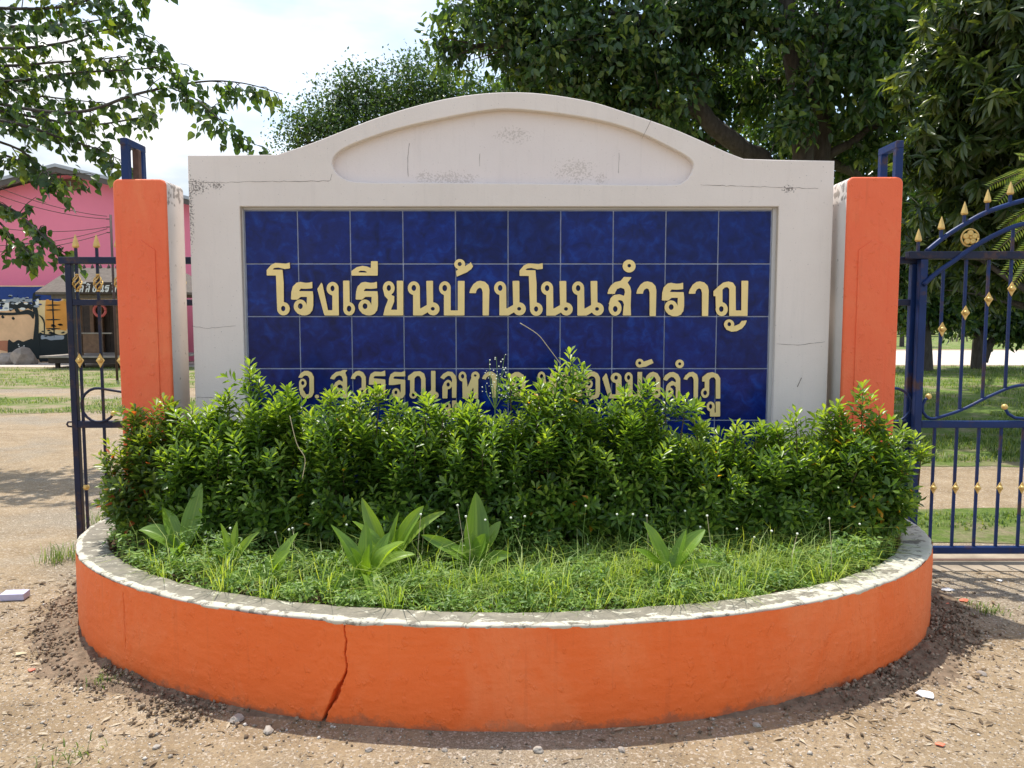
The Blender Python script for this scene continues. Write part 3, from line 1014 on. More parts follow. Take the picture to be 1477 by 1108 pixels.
H_A = [('p', [(1155, 335), (1180, 285), (1230, 245), (1285, 238), (1335, 270), (1352, 330), (1345, 590), (1290, 590), (1290, 340), (1270, 300), (1240, 300), (1215, 320), (1205, 345)])]
H_J = [('p', [(115, 338), (150, 285), (210, 248), (260, 246), (325, 285), (352, 370), (345, 480), (320, 560), (290, 597), (215, 597), (260, 560), (285, 480), (292, 390), (275, 330),
              (240, 305), (200, 310), (170, 350)]), ('e', (190, 435, 55, 58)), ('h', (188, 432, 19, 20)), ('p', [(145, 455), (235, 455), (280, 560), (290, 597), (215, 597)])]
H_L = [('p', [(610, 345), (640, 290), (700, 250), (750, 245), (810, 275), (840, 330), (840, 600), (780, 600), (780, 350), (755, 320), (720, 310), (690, 330), (660, 365)]),
       ('p', [(647, 480), (657, 430), (682, 395), (732, 362), (787, 390), (782, 450), (752, 420), (717, 430), (697, 460)]), ('e', (697, 516, 52, 66)), ('h', (697, 516, 22, 28))]
H_NIK = [('e', (832, 137, 57, 57)), ('h', (832, 137, 20, 20))]
H_HAN = [('p', [(300, 130), (350, 110), (460, 72), (485, 125), (380, 175), (310, 186)]), ('e', (300, 128, 54, 58)), ('h', (300, 126, 22, 22))]
H_PH = [('p', [(1130, 372), (1132, 315), (1200, 260), (1270, 248), (1340, 275), (1372, 330), (1372, 600), (1312, 600), (1312, 350), (1290, 315), (1250, 320), (1225, 350), (1225, 500), (1165, 500), (1165, 372)]),
        ('e', (1170, 525, 54, 66)), ('h', (1170, 522, 25, 32)),
        ('p', [(1250, 740), (1293, 700), (1297, 785), (1312, 785), (1310, 640), (1370, 640), (1370, 838), (1235, 838), (1235, 750)]), ('e', (1245, 705, 55, 66)), ('h', (1243, 703, 22, 32))]
H_N = sh(G_N, 1024 - 876, -235, 0.74, 0.765, 876, 832)
H_NG = sh(G_NG, 1631 - 1053, -235, 0.9, 0.765, 1053, 832)
H_B = sh(G_B, 100 - 1000, -235, 0.685, 0.765, 1000, 832)
LINE2 = [(420, H_AW), (420, H_DOT), (420, H_S), (420, H_W), (420, H_R), (420, sh(H_R, 265, 4)), (570, H_NEN), (570, H_KH), (570, H_H), (570, H_A), (720, H_J), (720, sh(H_DOT, 85)),
         (720, sh(H_H, -334)), (720, H_N), (720, sh(H_AW, 1038, 10)), (720, H_NG), (890, H_B), (890, H_HAN), (890, sh(H_W, -422, 14)), (890, H_L), (890, H_NIK), (890, sh(H_A, -272, 6)), (890, H_PH)]
for line, oy in ((LINE1, 365), (LINE2, 510)):
    for ox, gl in line:
        me = letter_mesh(gl, lambda x, y, ox=ox, oy=oy: xz(ox + x / 9.23, oy + y / 9.23, YT - 0.012), YT - 0.016, 0.0165)
        me.materials.append(M['gold']); me.materials.append(M['gold_side'])
        link_mesh('letter', me, None, sign)

# hairline cracks in the plaster (thin dark strips laid just over the face)
def crack(pts, w, parent, Y=YS, mat=None):
    mb = MB()
    q = [Vector((*xz(*p, Y),)) for p in pts]
    fine = []
    for a, b in zip(q[:-1], q[1:]):
        n = max(2, int((b - a).length / 0.02))
        for k in range(n):
            p = a.lerp(b, k / n)
            j = noise.noise(Vector((p.x * 31, p.y * 29, 1))) * 0.006
            fine.append(Vector((p.x + j * 0.6, p.y + j)))
    fine.append(q[-1])
    vs, fs = [], []
    for i, p in enumerate(fine):
        d = (fine[min(i + 1, len(fine) - 1)] - fine[max(0, i - 1)]).normalized()
        nrm = Vector((-d.y, d.x)) * w / 2 * (0.5 + abs(noise.noise(Vector((p.x * 17, p.y * 13, 5)))) * 1.6)
        vs += [(p.x + nrm.x, Y - 0.0012, p.y + nrm.y), (p.x - nrm.x, Y - 0.0012, p.y - nrm.y)]
    fs = [(2 * i, 2 * i + 1, 2 * i + 3, 2 * i + 2) for i in range(len(fine) - 1)]
    mb.add(vs, fs)
    return mb.build('crack', mat or M['rust'], parent)


M['crack'] = m_simple('crack_line', (0.16, 0.13, 0.11), 1.0, 0, 0.4, 40, 0, 0.1)
for pts, w in (([(272, 262), (310, 264), (360, 262), (420, 262), (476, 261)], 0.0022), ([(476, 261), (479, 251)], 0.002), ([(1010, 267), (1080, 269), (1135, 271), (1180, 272)], 0.0018),
               ([(277, 470), (300, 474), (340, 470)], 0.002), ([(1120, 496), (1150, 498), (1190, 493)], 0.002), ([(1156, 545), (1150, 558)], 0.004), ([(940, 172), (926, 200)], 0.002),
               ([(284, 573), (310, 574)], 0.0025)):
    crack(pts, w, sign, YS, M['crack'])
for pts, w in (([(590, 208), (588, 232), (589, 255)], 0.0025), ([(692, 222), (692, 240)], 0.002), ([(893, 220), (892, 250)], 0.0018)):
    crack(pts, w, sign, YS + 0.047, M['crack'])


# ------------------------------------------------------------------ gate pillars
def pillar(px0, px1, ptop, side, label):
    Y0, Y1 = 4.29, 4.525
    x0, x1 = P(px0, 300, Y0).x, P(px1, 300, Y0).x
    zt = P(700, ptop, Y0).z
    xc = (x0 + x1) / 2
    t = thing('gate_pillar', (xc, (Y0 + Y1) / 2, 0), label, 'pillar')
    r = 0.035
    loop = [(x0, -0.1)]
    for cx, cz, a0 in ((x0 + r, zt - r, 180), (x1 - r, zt - r, 90)):
        for k in range(6):
            a = R(a0 - 18 * k)
            loop.append((cx + r * math.cos(a), cz + r * math.sin(a)))
    loop.append((x1, -0.1))
    # a slightly uneven cast body
    me = curve_fill([loop], Y0, Y1 - Y0, 0.012, 3)
    me.materials.append(M['pillar_white'])
    me.materials.append(M['orange_pillar'])
    for p in me.polygons:
        cy = sum(me.vertices[i].co.y for i in p.vertices) / len(p.vertices)
        p.material_index = 1 if cy < Y0 + 0.0105 or (p.normal.x * side > 0.5) else 0
    link_mesh('body', me, None, t)
    # raised panel with a pointed head on the orange face
    w = (x1 - x0)
    pk = P(700, 346, Y0).z
    shd = P(700, 361, Y0).z
    xa, xb = x0 + 0.23 * w, x1 - 0.24 * w
    pm = curve_fill([[(xa, 0.2), (xa, shd), ((xa + xb) / 2, pk), (xb, shd), (xb, 0.2)]], Y0 - 0.006, 0.014, 0.002, 2)
    link_mesh('raised_panel', pm, M['orange_pillar'], t)
    # square-tube guide frame for the gate on top
    gx = side * 2.115
    zb, zu = zt - 0.01, P(700, 203 if side > 0 else 199, 4.31).z
    gb = MB()
    gb.bbox((gx - 0.02, 4.30, zb), (gx + 0.02, 4.34, zu - 0.04), 0.004)
    gb.bbox((gx - 0.02, 4.475, zb), (gx + 0.02, 4.515, zu - 0.04), 0.004)
    gb.bbox((gx - 0.021, 4.298, zu - 0.042), (gx + 0.021, 4.517, zu), 0.006)
    gf = gb.build('guide_frame', M['blue'], t)
    if side < 0:
        MB().bbox((gx + 0.005, 4.38, zb), (gx + 0.04, 4.415, zu - 0.045), 0.004).build('rusty_post', M['rust'], gf)
    return t


add_spots(M['pillar_white'], [((-1.95, 2.25), 0.3, 0.14), ((1.95, 2.25), 0.3, 0.14)], (0.16, 0.14, 0.12), 30)
pillar(163, 240, 258, -1, 'orange gate pillar with raised pointed panel, beside the reddish end shrub')
pillar(1222, 1302, 255, 1, 'orange gate pillar beside the blue arched gate leaf')

# ------------------------------------------------------------------ planter
PCX, PCY, PA, PB = -0.04, 4.29, 2.262, 1.557


def ell(t, off=0.0):
    """point on the outer face; off = distance inwards"""
    x, y = PA * math.cos(t), -PB * math.sin(t)
    nx, ny = math.cos(t) / PA, -math.sin(t) / PB
    l = math.hypot(nx, ny)
    return (PCX + x - nx / l * off, PCY + y - ny / l * off, nx / l, ny / l)


planter = thing('planter', (0, 3.5, 0), 'low curved orange planter wall with worn cream rim and a long crack', 'planter')
TT = np.linspace(0.0, math.pi, 4001)
ptsE = np.array([ell(t)[:2] for t in TT])
arc = np.concatenate([[0], np.cumsum(np.hypot(*np.diff(ptsE, axis=0).T))])
ratio = ptsE[:, 0] / ptsE[:, 1]


def s_at_px(px):
    """arc position where the outer face stands at that photo column (front half of the curve)"""
    r = (px - 738.5) / F
    i0, i1 = int(np.argmax(ratio)), int(np.argmin(ratio))
    j = i0 + int(np.argmin(np.abs(ratio[i0:i1] - r)))
    return arc[j]


cracks = [  # (z, photo column, width)
    [(0.40, 490, 0.002), (0.36, 489, 0.003), (0.32, 491.5, 0.006), (0.27, 489.5, 0.0045), (0.235, 491.5, 0.006), (0.205, 492, 0.007), (0.17, 486, 0.009), (0.14, 480, 0.020), (0.115, 475, 0.032),
     (0.09, 472, 0.028), (0.065, 466, 0.016), (0.04, 461, 0.013), (0.0, 456, 0.015), (-0.06, 455, 0.015)],
    [(0.36, 163, 0.002), (0.30, 164, 0.004), (0.24, 163, 0.003), (0.16, 165, 0.003), (0.12, 164, 0.0)],
]
scols = set(np.round(np.linspace(0, arc[-1], 300), 4))
for ck in cracks:
    ss = [s_at_px(c[1]) for c in ck]
    lo, hi = min(ss) - 0.03, max(ss) + 0.03
    scols |= set(np.round(np.arange(lo, hi, 0.002), 4))
scols = np.array(sorted(scols))
tcols = np.interp(scols, arc, TT)
zrows = np.concatenate([np.linspace(-0.06, 0.391, 90)])
wv = []
for s_, t_ in zip(scols, tcols):
    for z in zrows:
        dep = 0.0
        for ck in cracks:
            zz = [c[0] for c in ck][::-1]
            if z < zz[0] or z > zz[-1]:
                continue
            sc_ = np.interp(z, zz, [s_at_px(c[1]) for c in ck][::-1]) + 0.002 * noise.noise(Vector((0, 7, z * 60)))
            wd = np.interp(z, zz, [c[2] for c in ck][::-1]) * (0.8 + 0.4 * noise.noise(Vector((3, 1, z * 90))))
            d = abs(s_ - sc_)
            if wd > 0 and d < wd / 2 + 0.0011:
                dep = max(dep, 0.06 if d < wd / 2 else 0.015)
        n3 = Vector((s_ * 4.0, z * 4.0, 0.5))
        off = dep - 0.006 * noise.noise(n3) - 0.0022 * noise.noise(n3 * 6) + 0.0016 * noise.noise(n3 * 17) - 0.012 * max(0, 0.10 - z)
        x, y, _, _ = ell(t_, off)
        wv.append((x, y, z))
nz = len(zrows)
wf = []
for i in range(len(scols) - 1):
    for j in range(nz - 1):
        wf.append((i * nz + j, i * nz + j + 1, (i + 1) * nz + j + 1, (i + 1) * nz + j))
MB().add(wv, wf, True).build('planter_wall', M['orange_planter'], planter)

prof = [(0.006, 0.380), (0.0015, 0.388), (0.001, 0.394), (0.005, 0.3985), (0.014, 0.401), (0.024, 0.402), (0.036, 0.402), (0.05, 0.402), (0.08, 0.401), (0.11, 0.400), (0.135, 0.398), (0.144, 0.393), (0.147, 0.380), (0.147, 0.25)]
rv, rf, worn = [], [], []
NR = 520
for i in range(NR + 1):
    t_ = math.pi * i / NR
    for o_, z in prof:
        q = Vector((t_ * 9, o_ * 20, 2))
        jo = 0.005 * noise.noise(q * 2.3) + 0.003 * noise.noise(q * 7) if o_ < 0.02 else 0.006 * noise.noise(q * 2)
        jz = 0.003 * noise.noise(q * 1.7) + 0.002 * noise.noise(q * 6)
        x, y, _, _ = ell(t_, o_ + jo)
        rv.append((x, y, z + jz))
        edge = (-0.035 if o_ < 0.026 else 0.10) + 0.05 * noise.noise(Vector((t_ * 14, o_ * 8, 4)))
        side = np.clip((x - 0.7) / 0.7, 0, 1)
        worn.append(edge - (0.115 * side if o_ >= 0.026 else 0.03 * side))
npf = len(prof)
for i in range(NR):
    for j in range(npf - 1):
        rf.append((i * npf + j, i * npf + j + 1, (i + 1) * npf + j + 1, (i + 1) * npf + j))
rim = MB().add(rv, rf, True).build('rim', M['rim'], planter)
a_ = rim.data.attributes.new('worn', 'FLOAT', 'POINT')
a_.data.foreach_set('value', np.array(worn, np.float32))

sv, sf = [], []
NA, NRR = 90, 14
for i in range(NA + 1):
    t_ = math.pi * i / NA
    for j in range(NRR + 1):
        k = j / NRR
        x, y, _, _ = ell(t_, 0.135)
        x, y = PCX + (x - PCX) * k, PCY + 0.05 + (y - PCY - 0.05) * k
        sv.append((x, y, 0.345 + 0.03 * (1 - k) + 0.015 * noise.noise(Vector((x * 5, y * 5, 0)))))
for i in range(NA):
    for j in range(NRR):
        a0 = i * (NRR + 1) + j
        sf.append((a0, a0 + 1, a0 + NRR + 2, a0 + NRR + 1))
MB().add(sv, sf, True).build('soil', M['soil'], planter)


# ------------------------------------------------------------------ gates
def z_at(py, Y):
    return P(738, py, Y).z


def x_at(px, Y, py=500):
    return P(px, py, Y).x


def spear(mb, x, y, z0, z1):
    h = z1 - z0
    mb.lathe((x, y, z0), [(0.010, 0), (0.020, 0.06 * h), (0.0225, 0.14 * h), (0.019, 0.34 * h), (0.010, 0.7 * h), (0.0015, h)], 6, False)


def diamond(mb, x, y, z, w=0.026, h=0.044):
    mb.prism([(x - w, z), (x - w * 0.45, z + h * 0.45), (x, z + h), (x + w * 0.45, z + h * 0.45), (x + w, z), (x + w * 0.45, z - h * 0.45), (x, z - h), (x - w * 0.45, z - h * 0.45)][::-1], y - 0.016, y - 0.009)
    # domed boss
    vs, fs = [], []
    n = 10
    for r, d in ((0.016, -0.017), (0.013, -0.026), (0.006, -0.031)):
        for k in range(n):
            a = 2 * math.pi * k / n
            vs.append((x + r * math.cos(a), y + d, z + r * math.sin(a)))
    for i in range(2):
        for k in range(n):
            k2 = (k + 1) % n
            fs.append((i * n + k, i * n + k2, (i + 1) * n + k2, (i + 1) * n + k))
    fs.append(tuple(2 * n + k for k in range(n)))
    mb.add(vs, fs, True)


def basket(mb, x, y, z0, z1):
    """twisted-basket casting: spiral ribs round a spindle"""
    h = z1 - z0
    for k in range(5):
        pts = []
        for i in range(9):
            u = i / 8
            r = 0.004 + 0.022 * math.sin(math.pi * u) ** 0.8
            a = 2 * math.pi * k / 5 + u * 3.2
            pts.append((x + r * math.cos(a), y + r * math.sin(a), z0 + 0.12 * h + u * 0.76 * h))
        mb.tube(pts, 0.0042, 5)
    mb.lathe((x, y, z0), [(0.009, 0), (0.013, 0.05 * h), (0.008, 0.12 * h)], 8)
    mb.lathe((x, y, z0 + 0.88 * h), [(0.008, 0), (0.013, 0.07 * h), (0.009, 0.12 * h)], 8)


def ball(mb, c, r):
    mb.lathe((c[0], c[1], c[2] - r), [(r * math.sin(math.pi * k / 8) + 0.0004, r - r * math.cos(math.pi * k / 8)) for k in range(9)], 10)


YG = 4.76     # retracted sliding leaf, runs behind the sign
YB = 4.70     # arched leaf in front of it
gate = thing('sliding_gate', (0, YG, 0), 'dark navy steel sliding gate with golden spear tips, drawn back behind the name wall', 'gate')
gz = {k: z_at(v, YG) for k, v in dict(top=371, top2=381, sec=432, sec2=441, mid=607, mid2=617, bot=788, bot2=798, tip=338, neck=358, ba=395, bb=421, dia=520, bead=703).items()}
gx0, gx1 = x_at(105, YG), x_at(1313, YG)
MB().bbox((gx0 - 0.019, YG - 0.019, gz['bot2'] + 0.002), (gx0 + 0.019, YG + 0.019, gz['top2'] - 0.001), 0.004).build('end_post', M['navy'], gate)
MB().bbox((gx1 - 0.019, YG - 0.019, gz['bot2'] + 0.002), (gx1 + 0.019, YG + 0.019, gz['top2'] - 0.001), 0.004).build('end_post', M['blue'], gate)
MB().bbox((gx0 - 0.055, YG - 0.023, gz['top2']), (gx1 + 0.03, YG + 0.023, gz['top']), 0.004).build('top_rail', M['navy'], gate)
for a, b in (('sec', 'sec2'), ('mid', 'mid2'), ('bot', 'bot2')):
    MB().bbox((gx0 + 0.0195, YG - 0.018, gz[b]), (gx1 - 0.0195, YG + 0.018, gz[a]), 0.004).build('rail', M['navy'], gate)
hd = MB()
hd.tube([(gx0 - 0.02, YG, gz['mid2'] + 0.006), (gx0 - 0.05, YG, gz['mid2'] + 0.008), (gx0 - 0.058, YG, (gz['mid'] + gz['mid2']) / 2), (gx0 - 0.05, YG, gz['mid'] - 0.008), (gx0 - 0.02, YG, gz['mid'] - 0.006)], 0.006, 6)
hd.build('latch_loop', M['navy'], gate)
nb = 40
xs = [x_at(115.5, YG) + i * 0.1275 for i in range(nb)]
for i, x in enumerate(xs):
    if x > gx1 - 0.05:
        break
    b = MB()
    for a0, a1 in ((gz['top'] - 0.001, gz['neck']), (gz['sec'], gz['top2']), (gz['mid'], gz['sec2']), (gz['bot'], gz['mid2'])):
        b.bbox((x - 0.0075, YG - 0.0075, a0), (x + 0.0075, YG + 0.0075, a1), 0.002)
    bo = b.build('bar', M['navy'], gate)
    if x < -1.75 or x > 1.85:
        m1 = MB(); spear(m1, x, YG, gz['neck'], gz['tip']); m1.build('spear_tip', M['tip_gold'], bo)
        m2 = MB(); basket(m2, x, YG, gz['bb'], gz['ba']); m2.build('twisted_casting', M['tip_gold'], bo)
        m3 = MB(); diamond(m3, x, YG, gz['dia']); m3.build('boss', M['tip_gold'], bo)
        m4 = MB(); ball(m4, (x, YG, gz['bead']), 0.019); m4.build('bead', M['tip_gold'], bo)


def scroll(cx, cz, r, sgn, y, mat, parent, lead):
    """C-scroll: tail leads away, round the ring, ends in a golden ball"""
    pts = [(cx + sgn * lead[0], y, cz + lead[1]), (cx + sgn * lead[0] * 0.55, y, cz + lead[1] * 0.3 + r * 0.72)]
    for k in range(15):
        a = R(85 + k * 17.5)
        pts.append((cx + sgn * r * math.cos(a), y, cz + r * math.sin(a)))
    mb = MB(); mb.tube(pts, 0.0085, 8)
    o = mb.build('scroll', mat, parent)
    bb = MB(); ball(bb, pts[-1], 0.017); bb.build('ball_end', M['tip_gold'], o)


zc = z_at(584, YG)
scroll(x_at(141, YG), zc, 0.105, 1, YG - 0.02, M['navy'], gate, (0.34, 0.0))
scroll(x_at(1290, YG), zc, 0.105, -1, YG - 0.02, M['blue'], gate, (0.34, 0.0))

arch_gate = thing('arched_gate', (x_at(1400, YB), YB, 0), 'blue steel gate leaf with rising arched top, spear tips and flower rosette', 'gate')
az = {k: z_at(v, YB) for k, v in dict(top=363, top2=374, mid=607, mid2=617, bot=788, bot2=798, dia=703).items()}
ax0, ax1 = x_at(1326, YB), x_at(1760, YB)


def gp(px, py, Y=YB):
    p = P(px, py, Y)
    return (p.x, Y, p.z)


MB().bbox((ax0 - 0.023, YB - 0.023, az['bot2'] - 0.002), (ax0 + 0.023, YB + 0.023, az['top2'] - 0.001), 0.005).build('end_post', M['blue'], arch_gate)
MB().bbox((x_at(1303, YB), YB - 0.026, az['top2']), (ax1, YB + 0.026, az['top']), 0.004).build('top_rail', M['navy'], arch_gate)
for a, b in (('mid', 'mid2'), ('bot', 'bot2')):
    MB().bbox((ax0 + 0.0235, YB - 0.02, az[b]), (ax1, YB + 0.02, az[a]), 0.005).build('rail', M['blue'], arch_gate)
up_pts = smooth_path([(1336, 363), (1362, 342), (1392, 323), (1425, 305.5), (1477, 289), (1540, 276), (1610, 272), (1680, 276), (1756, 293)], 5)
lo_pts = smooth_path([(1332, 411), (1352, 393), (1378, 375), (1408, 354), (1448, 333), (1477, 323), (1540, 311), (1610, 307), (1680, 311), (1756, 325)], 5)
MB().tube([gp(*p) for p in up_pts], 0.0145, 10).build('upper_arch', M['blue'], arch_gate)
MB().tube([gp(p[0], p[1], YB - 0.03) for p in lo_pts], 0.0145, 10).build('lower_arch', M['blue'], arch_gate)
dg_pts = smooth_path([(1348, 604), (1368, 598), (1390, 590), (1420, 575), (1447, 563), (1463, 557.5), (1480, 556), (1500, 560), (1520, 572)], 4)


def y_on(path, px):
    for a, b in zip(path[:-1], path[1:]):
        if a[0] <= px <= b[0]:
            return a[1] + (b[1] - a[1]) * (px - a[0]) / max(1e-6, b[0] - a[0])
    return path[-1][1]


sc_ = MB()
sp_ = [(1339.5, 573), (1334, 577), (1330.5, 585), (1331, 594), (1336, 601), (1342, 604)] + dg_pts
sc_.tube([gp(p[0], p[1], YB - 0.008) for p in sp_], 0.0095, 8)
so = sc_.build('scroll', M['blue'], arch_gate)
bb = MB(); ball(bb, gp(1339.5, 572, YB - 0.008), 0.018); bb.build('ball_end', M['tip_gold'], so)
sc2 = MB()
sc2.tube([gp(*p, YB - 0.008) for p in [(1449, 588), (1454, 597), (1464, 603), (1477, 604), (1490, 598), (1496, 584), (1490, 571)]], 0.0095, 8)
so2 = sc2.build('scroll', M['blue'], arch_gate)
bb = MB(); ball(bb, gp(1449, 587, YB - 0.008), 0.018); bb.build('ball_end', M['tip_gold'], so2)
for i in range(13):
    px = 1324.5 + 32.3 * i
    x = x_at(px, YB, 350)
    zt = z_at(y_on(up_pts, px) if px > 1336 else 363, YB)
    ztip = zt + (z_at(330, YB) - z_at(363, YB)) * (1.0 if i == 0 else 1.02)
    zn = zt + (ztip - zt) * 0.42
    b = MB().bbox((x - 0.0078, YB - 0.0078, zt - 0.004), (x + 0.0078, YB + 0.0078, zn), 0.002)
    bo = b.build('spear_stem', M['blue'], arch_gate)
    m1 = MB(); spear(m1, x, YB, zn, ztip); m1.build('spear_tip', M['tip_gold'], bo)
    if i == 0:
        continue
    # upper bar between the lower arch or top rail and the slanting scroll bar
    xb = x_at(px - 1.0, YB)
    zt2 = az['top2'] if px > 1380 else z_at(y_on(lo_pts, px), YB)
    zb2 = z_at(min(604, y_on(dg_pts, px)), YB) if px < 1520 else az['mid']
    b = MB().bbox((xb - 0.0078, YB - 0.0078, zb2), (xb + 0.0078, YB + 0.0078, zt2 - 0.002), 0.002)
    if px > 1430:
        b.bbox((xb - 0.0078, YB - 0.0078, az['top'] + 0.001), (xb + 0.0078, YB + 0.0078, z_at(y_on(lo_pts, px), YB)), 0.002)
    bo = b.build('bar', M['blue'], arch_gate)
    dpy = float(np.interp(px, [1357, 1388, 1419, 1450, 1482, 1514, 1560], [475, 452, 433, 418, 408, 402, 400]))
    m3 = MB(); diamond(m3, xb, YB - 0.003, z_at(dpy, YB)); m3.build('boss', M['tip_gold'], bo)
    xl = x_at(px - 3.5, YB)
    b = MB().bbox((xl - 0.0078, YB - 0.0078, az['bot']), (xl + 0.0078, YB + 0.0078, az['mid2']), 0.002)
    bo = b.build('lower_bar', M['blue'], arch_gate)
    m3 = MB(); diamond(m3, xl, YB - 0.003, az['dia'], 0.021, 0.038); m3.build('boss', M['tip_gold'], bo)
ro = MB()
rc = Vector(gp(1399, 343, YB - 0.012))
rr = 0.052
ro.tube([rc + Vector((rr * math.cos(2 * math.pi * k / 24), 0, rr * math.sin(2 * math.pi * k / 24))) for k in range(25)], 0.005, 6)
for k in range(5):
    a = R(90 + 72 * k)
    c = rc + Vector((0.027 * math.cos(a), 0, 0.027 * math.sin(a)))
    vs, fs = [], []
    n = 10
    for rad, d in ((0.0185, 0.0), (0.0185, -0.006), (0.012, -0.010), (0.004, -0.006)):
        for j in range(n):
            b2 = 2 * math.pi * j / n
            vs.append(c + Vector((rad * math.cos(b2), d, rad * math.sin(b2))))
    for i in range(3):
        for j in range(n):
            j2 = (j + 1) % n
            fs.append((i * n + j, i * n + j2, (i + 1) * n + j2, (i + 1) * n + j))
    fs.append(tuple(3 * n + j for j in range(n)))
    ro.add(vs, fs, True)
ball(ro, rc + Vector((0, -0.006, 0)), 0.009)
ro.build('flower_rosette', M['tip_gold'], arch_gate)

tr = MB()
tr.bbox((2.05, 4.715, 0.0), (7.5, 4.755, 0.022), 0.004)
tag(tr.build('gate_track', M['rust']), 'rusty steel track let into the dirt under the gate', 'gate track')
si = MB()
vs = []
n = 60
for i in range(n + 1):
    x = 2.0 + 6.0 * i / n
    vs += [(x, 4.56 + 0.03 * noise.noise(Vector((x * 3, 0, 0))), 0.004), (x, 4.70, 0.018), (x, 5.02 + 0.05 * noise.noise(Vector((x * 2, 4, 0))), 0.014)]
fs = []
for i in range(n):
    fs += [(3 * i, 3 * i + 3, 3 * i + 4, 3 * i + 1), (3 * i + 1, 3 * i + 4, 3 * i + 5, 3 * i + 2)]
si.add(vs, fs, True)
M['sill'] = m_simple('dirty_concrete', (0.33, 0.27, 0.20), 0.95, 0, 0.35, 5, 0.5, 0.2)
tag(si.build('pavement', M['sill']), kind='structure')


# ------------------------------------------------------------------ buildings across the yard
YP = 30.0


def rect(mb, px0, py0, px1, py1, Y, d=0.1):
    a, b = P(px0, py1, Y), P(px1, py0, Y)
    mb.box((a.x, Y, a.z), (b.x, Y + d, b.z))
    return mb


bld = thing('pink_building', (P(90, 500, YP).x, YP + 5, 0), 'tall pink school building with grey gable roof and louvred vent', 'building')
rx, rz = xz(96, 246, YP)
hw = 6.3
slope = 0.245
ez = rz - hw * slope
MB().prism([(rx - hw + 0.5, 0), (rx - hw + 0.5, rz - (hw - 0.5) * slope - 0.12), (rx, rz - 0.12), (rx + hw - 0.5, rz - (hw - 0.5) * slope - 0.12), (rx + hw - 0.5, 0)], YP, YP + 14).build('wall', M['pink'], bld)
rf_ = MB()
for sg in (-1, 1):
    p = [(rx, rz), (rx + sg * hw, ez), (rx + sg * hw, ez + 0.12), (rx, rz + 0.12)]
    rf_.prism(p, YP - 0.75, YP + 14.5)
ro_ = rf_.build('roof', M['roof'], bld)
fa = MB()
for sg in (-1, 1):
    p = [(rx + sg * 0.001, rz - 0.20), (rx + sg * hw, ez - 0.20), (rx + sg * hw, ez - 0.003), (rx + sg * 0.001, rz - 0.003)]
    fa.prism(p, YP - 0.72, YP - 0.66)
fa.build('fascia', M['soffit'], ro_)
va, vb = P(92, 275, YP), P(120, 258, YP)
vm = MB().prism([(va.x, va.z), (vb.x, va.z), (vb.x, vb.z - 0.18), ((va.x + vb.x) / 2 + 0.1, vb.z + 0.02), (va.x, vb.z - 0.02)], YP - 0.05, YP + 0.02)
ve = vm.build('vent', M['louver'], bld)
for k in range(5):
    z = va.z + 0.05 + k * 0.078
    sl = MB()
    sl.add([(va.x + 0.04, YP - 0.055, z), (vb.x - 0.04, YP - 0.055, z), (vb.x - 0.04, YP - 0.09, z + 0.045), (va.x + 0.04, YP - 0.09, z + 0.045),
            (va.x + 0.04, YP - 0.055, z + 0.012), (vb.x - 0.04, YP - 0.055, z + 0.012), (vb.x - 0.04, YP - 0.09, z + 0.057), (va.x + 0.04, YP - 0.09, z + 0.057)],
           [(0, 1, 2, 3), (4, 7, 6, 5), (0, 4, 5, 1), (3, 2, 6, 7), (0, 3, 7, 4), (1, 5, 6, 2)])
    sl.build('slat', M['wood'], ve)

YM = 28.8
mw = thing('mural_wall', (P(40, 500, YM).x, YM, 0), 'low wall painted with black tree against orange sunset sky', 'wall')
a, b = P(-140, 412, YM), P(240, 412, YM)
MB().bbox((a.x, YM, -0.05), (b.x, YM + 0.2, a.z), 0.02).build('wall', M['p_peach'], mw)


def paint(pts, mat, layer=1, k=4):
    lp = smooth_path(pts, k, True)
    q = [xz(*p, YM) for p in lp]
    me = curve_fill([q], YM - 0.004 * layer, 0.004 * layer + 0.01, 0.0008, 0)
    return link_mesh('painted_shape', me, M[mat], mw)


def wob(x0, y0, x1, y1, j=2.0, n=6, seed=0):
    r = random.Random(seed)
    top = [(x0 + (x1 - x0) * i / n, y0 + r.uniform(-j, j)) for i in range(n + 1)]
    bot = [(x1 - (x1 - x0) * i / n, y1 + r.uniform(-j, j)) for i in range(n + 1)]
    return top + bot


paint(wob(-80, 413.5, 88, 433, 0.6, 9, 1), 'p_blue', 1)
paint(wob(-60, 431, 50, 437, 2, 9, 2), 'p_grey', 2)
paint(wob(53, 434, 97, 482, 1.5, 5, 3), 'p_sand', 1)
paint(wob(66, 436, 97, 474, 2.5, 4, 4), 'p_orange', 2)
paint(wob(-60, 436, 14, 449, 2, 5, 5), 'p_white', 3)
paint(wob(44, 433, 56, 443, 1.5, 4, 6), 'p_white', 3)
paint(wob(14, 437, 46, 447, 2.5, 6, 7), 'p_black', 4)
paint([(48, 424), (47, 445), (51, 458), (48, 490), (46, 515), (58, 515), (56, 480), (56, 460), (54, 445), (51, 436), (53, 424)], 'p_black', 5)
paint([(49, 451), (40, 447), (28, 450), (10, 451), (-40, 449), (-40, 453), (8, 455), (30, 454), (42, 454), (48, 460)], 'p_black', 4)
paint([(24, 451), (20, 444), (16, 440), (19, 439), (24, 443), (29, 450)], 'p_black', 6)
paint(wob(12, 492, 48, 516, 2, 5, 8), 'p_black', 3)
paint(wob(-70, 493, 16, 506, 1.5, 5, 9), 'p_terra', 2)
paint(wob(56, 482, 100, 520, 1.8, 6, 10), 'p_black', 3)
paint(wob(60, 484, 92, 490, 1.5, 5, 11), 'p_grey', 4)
paint([(75, 428), (76.5, 428), (79, 481), (77.5, 481)], 'p_black', 5, 2)
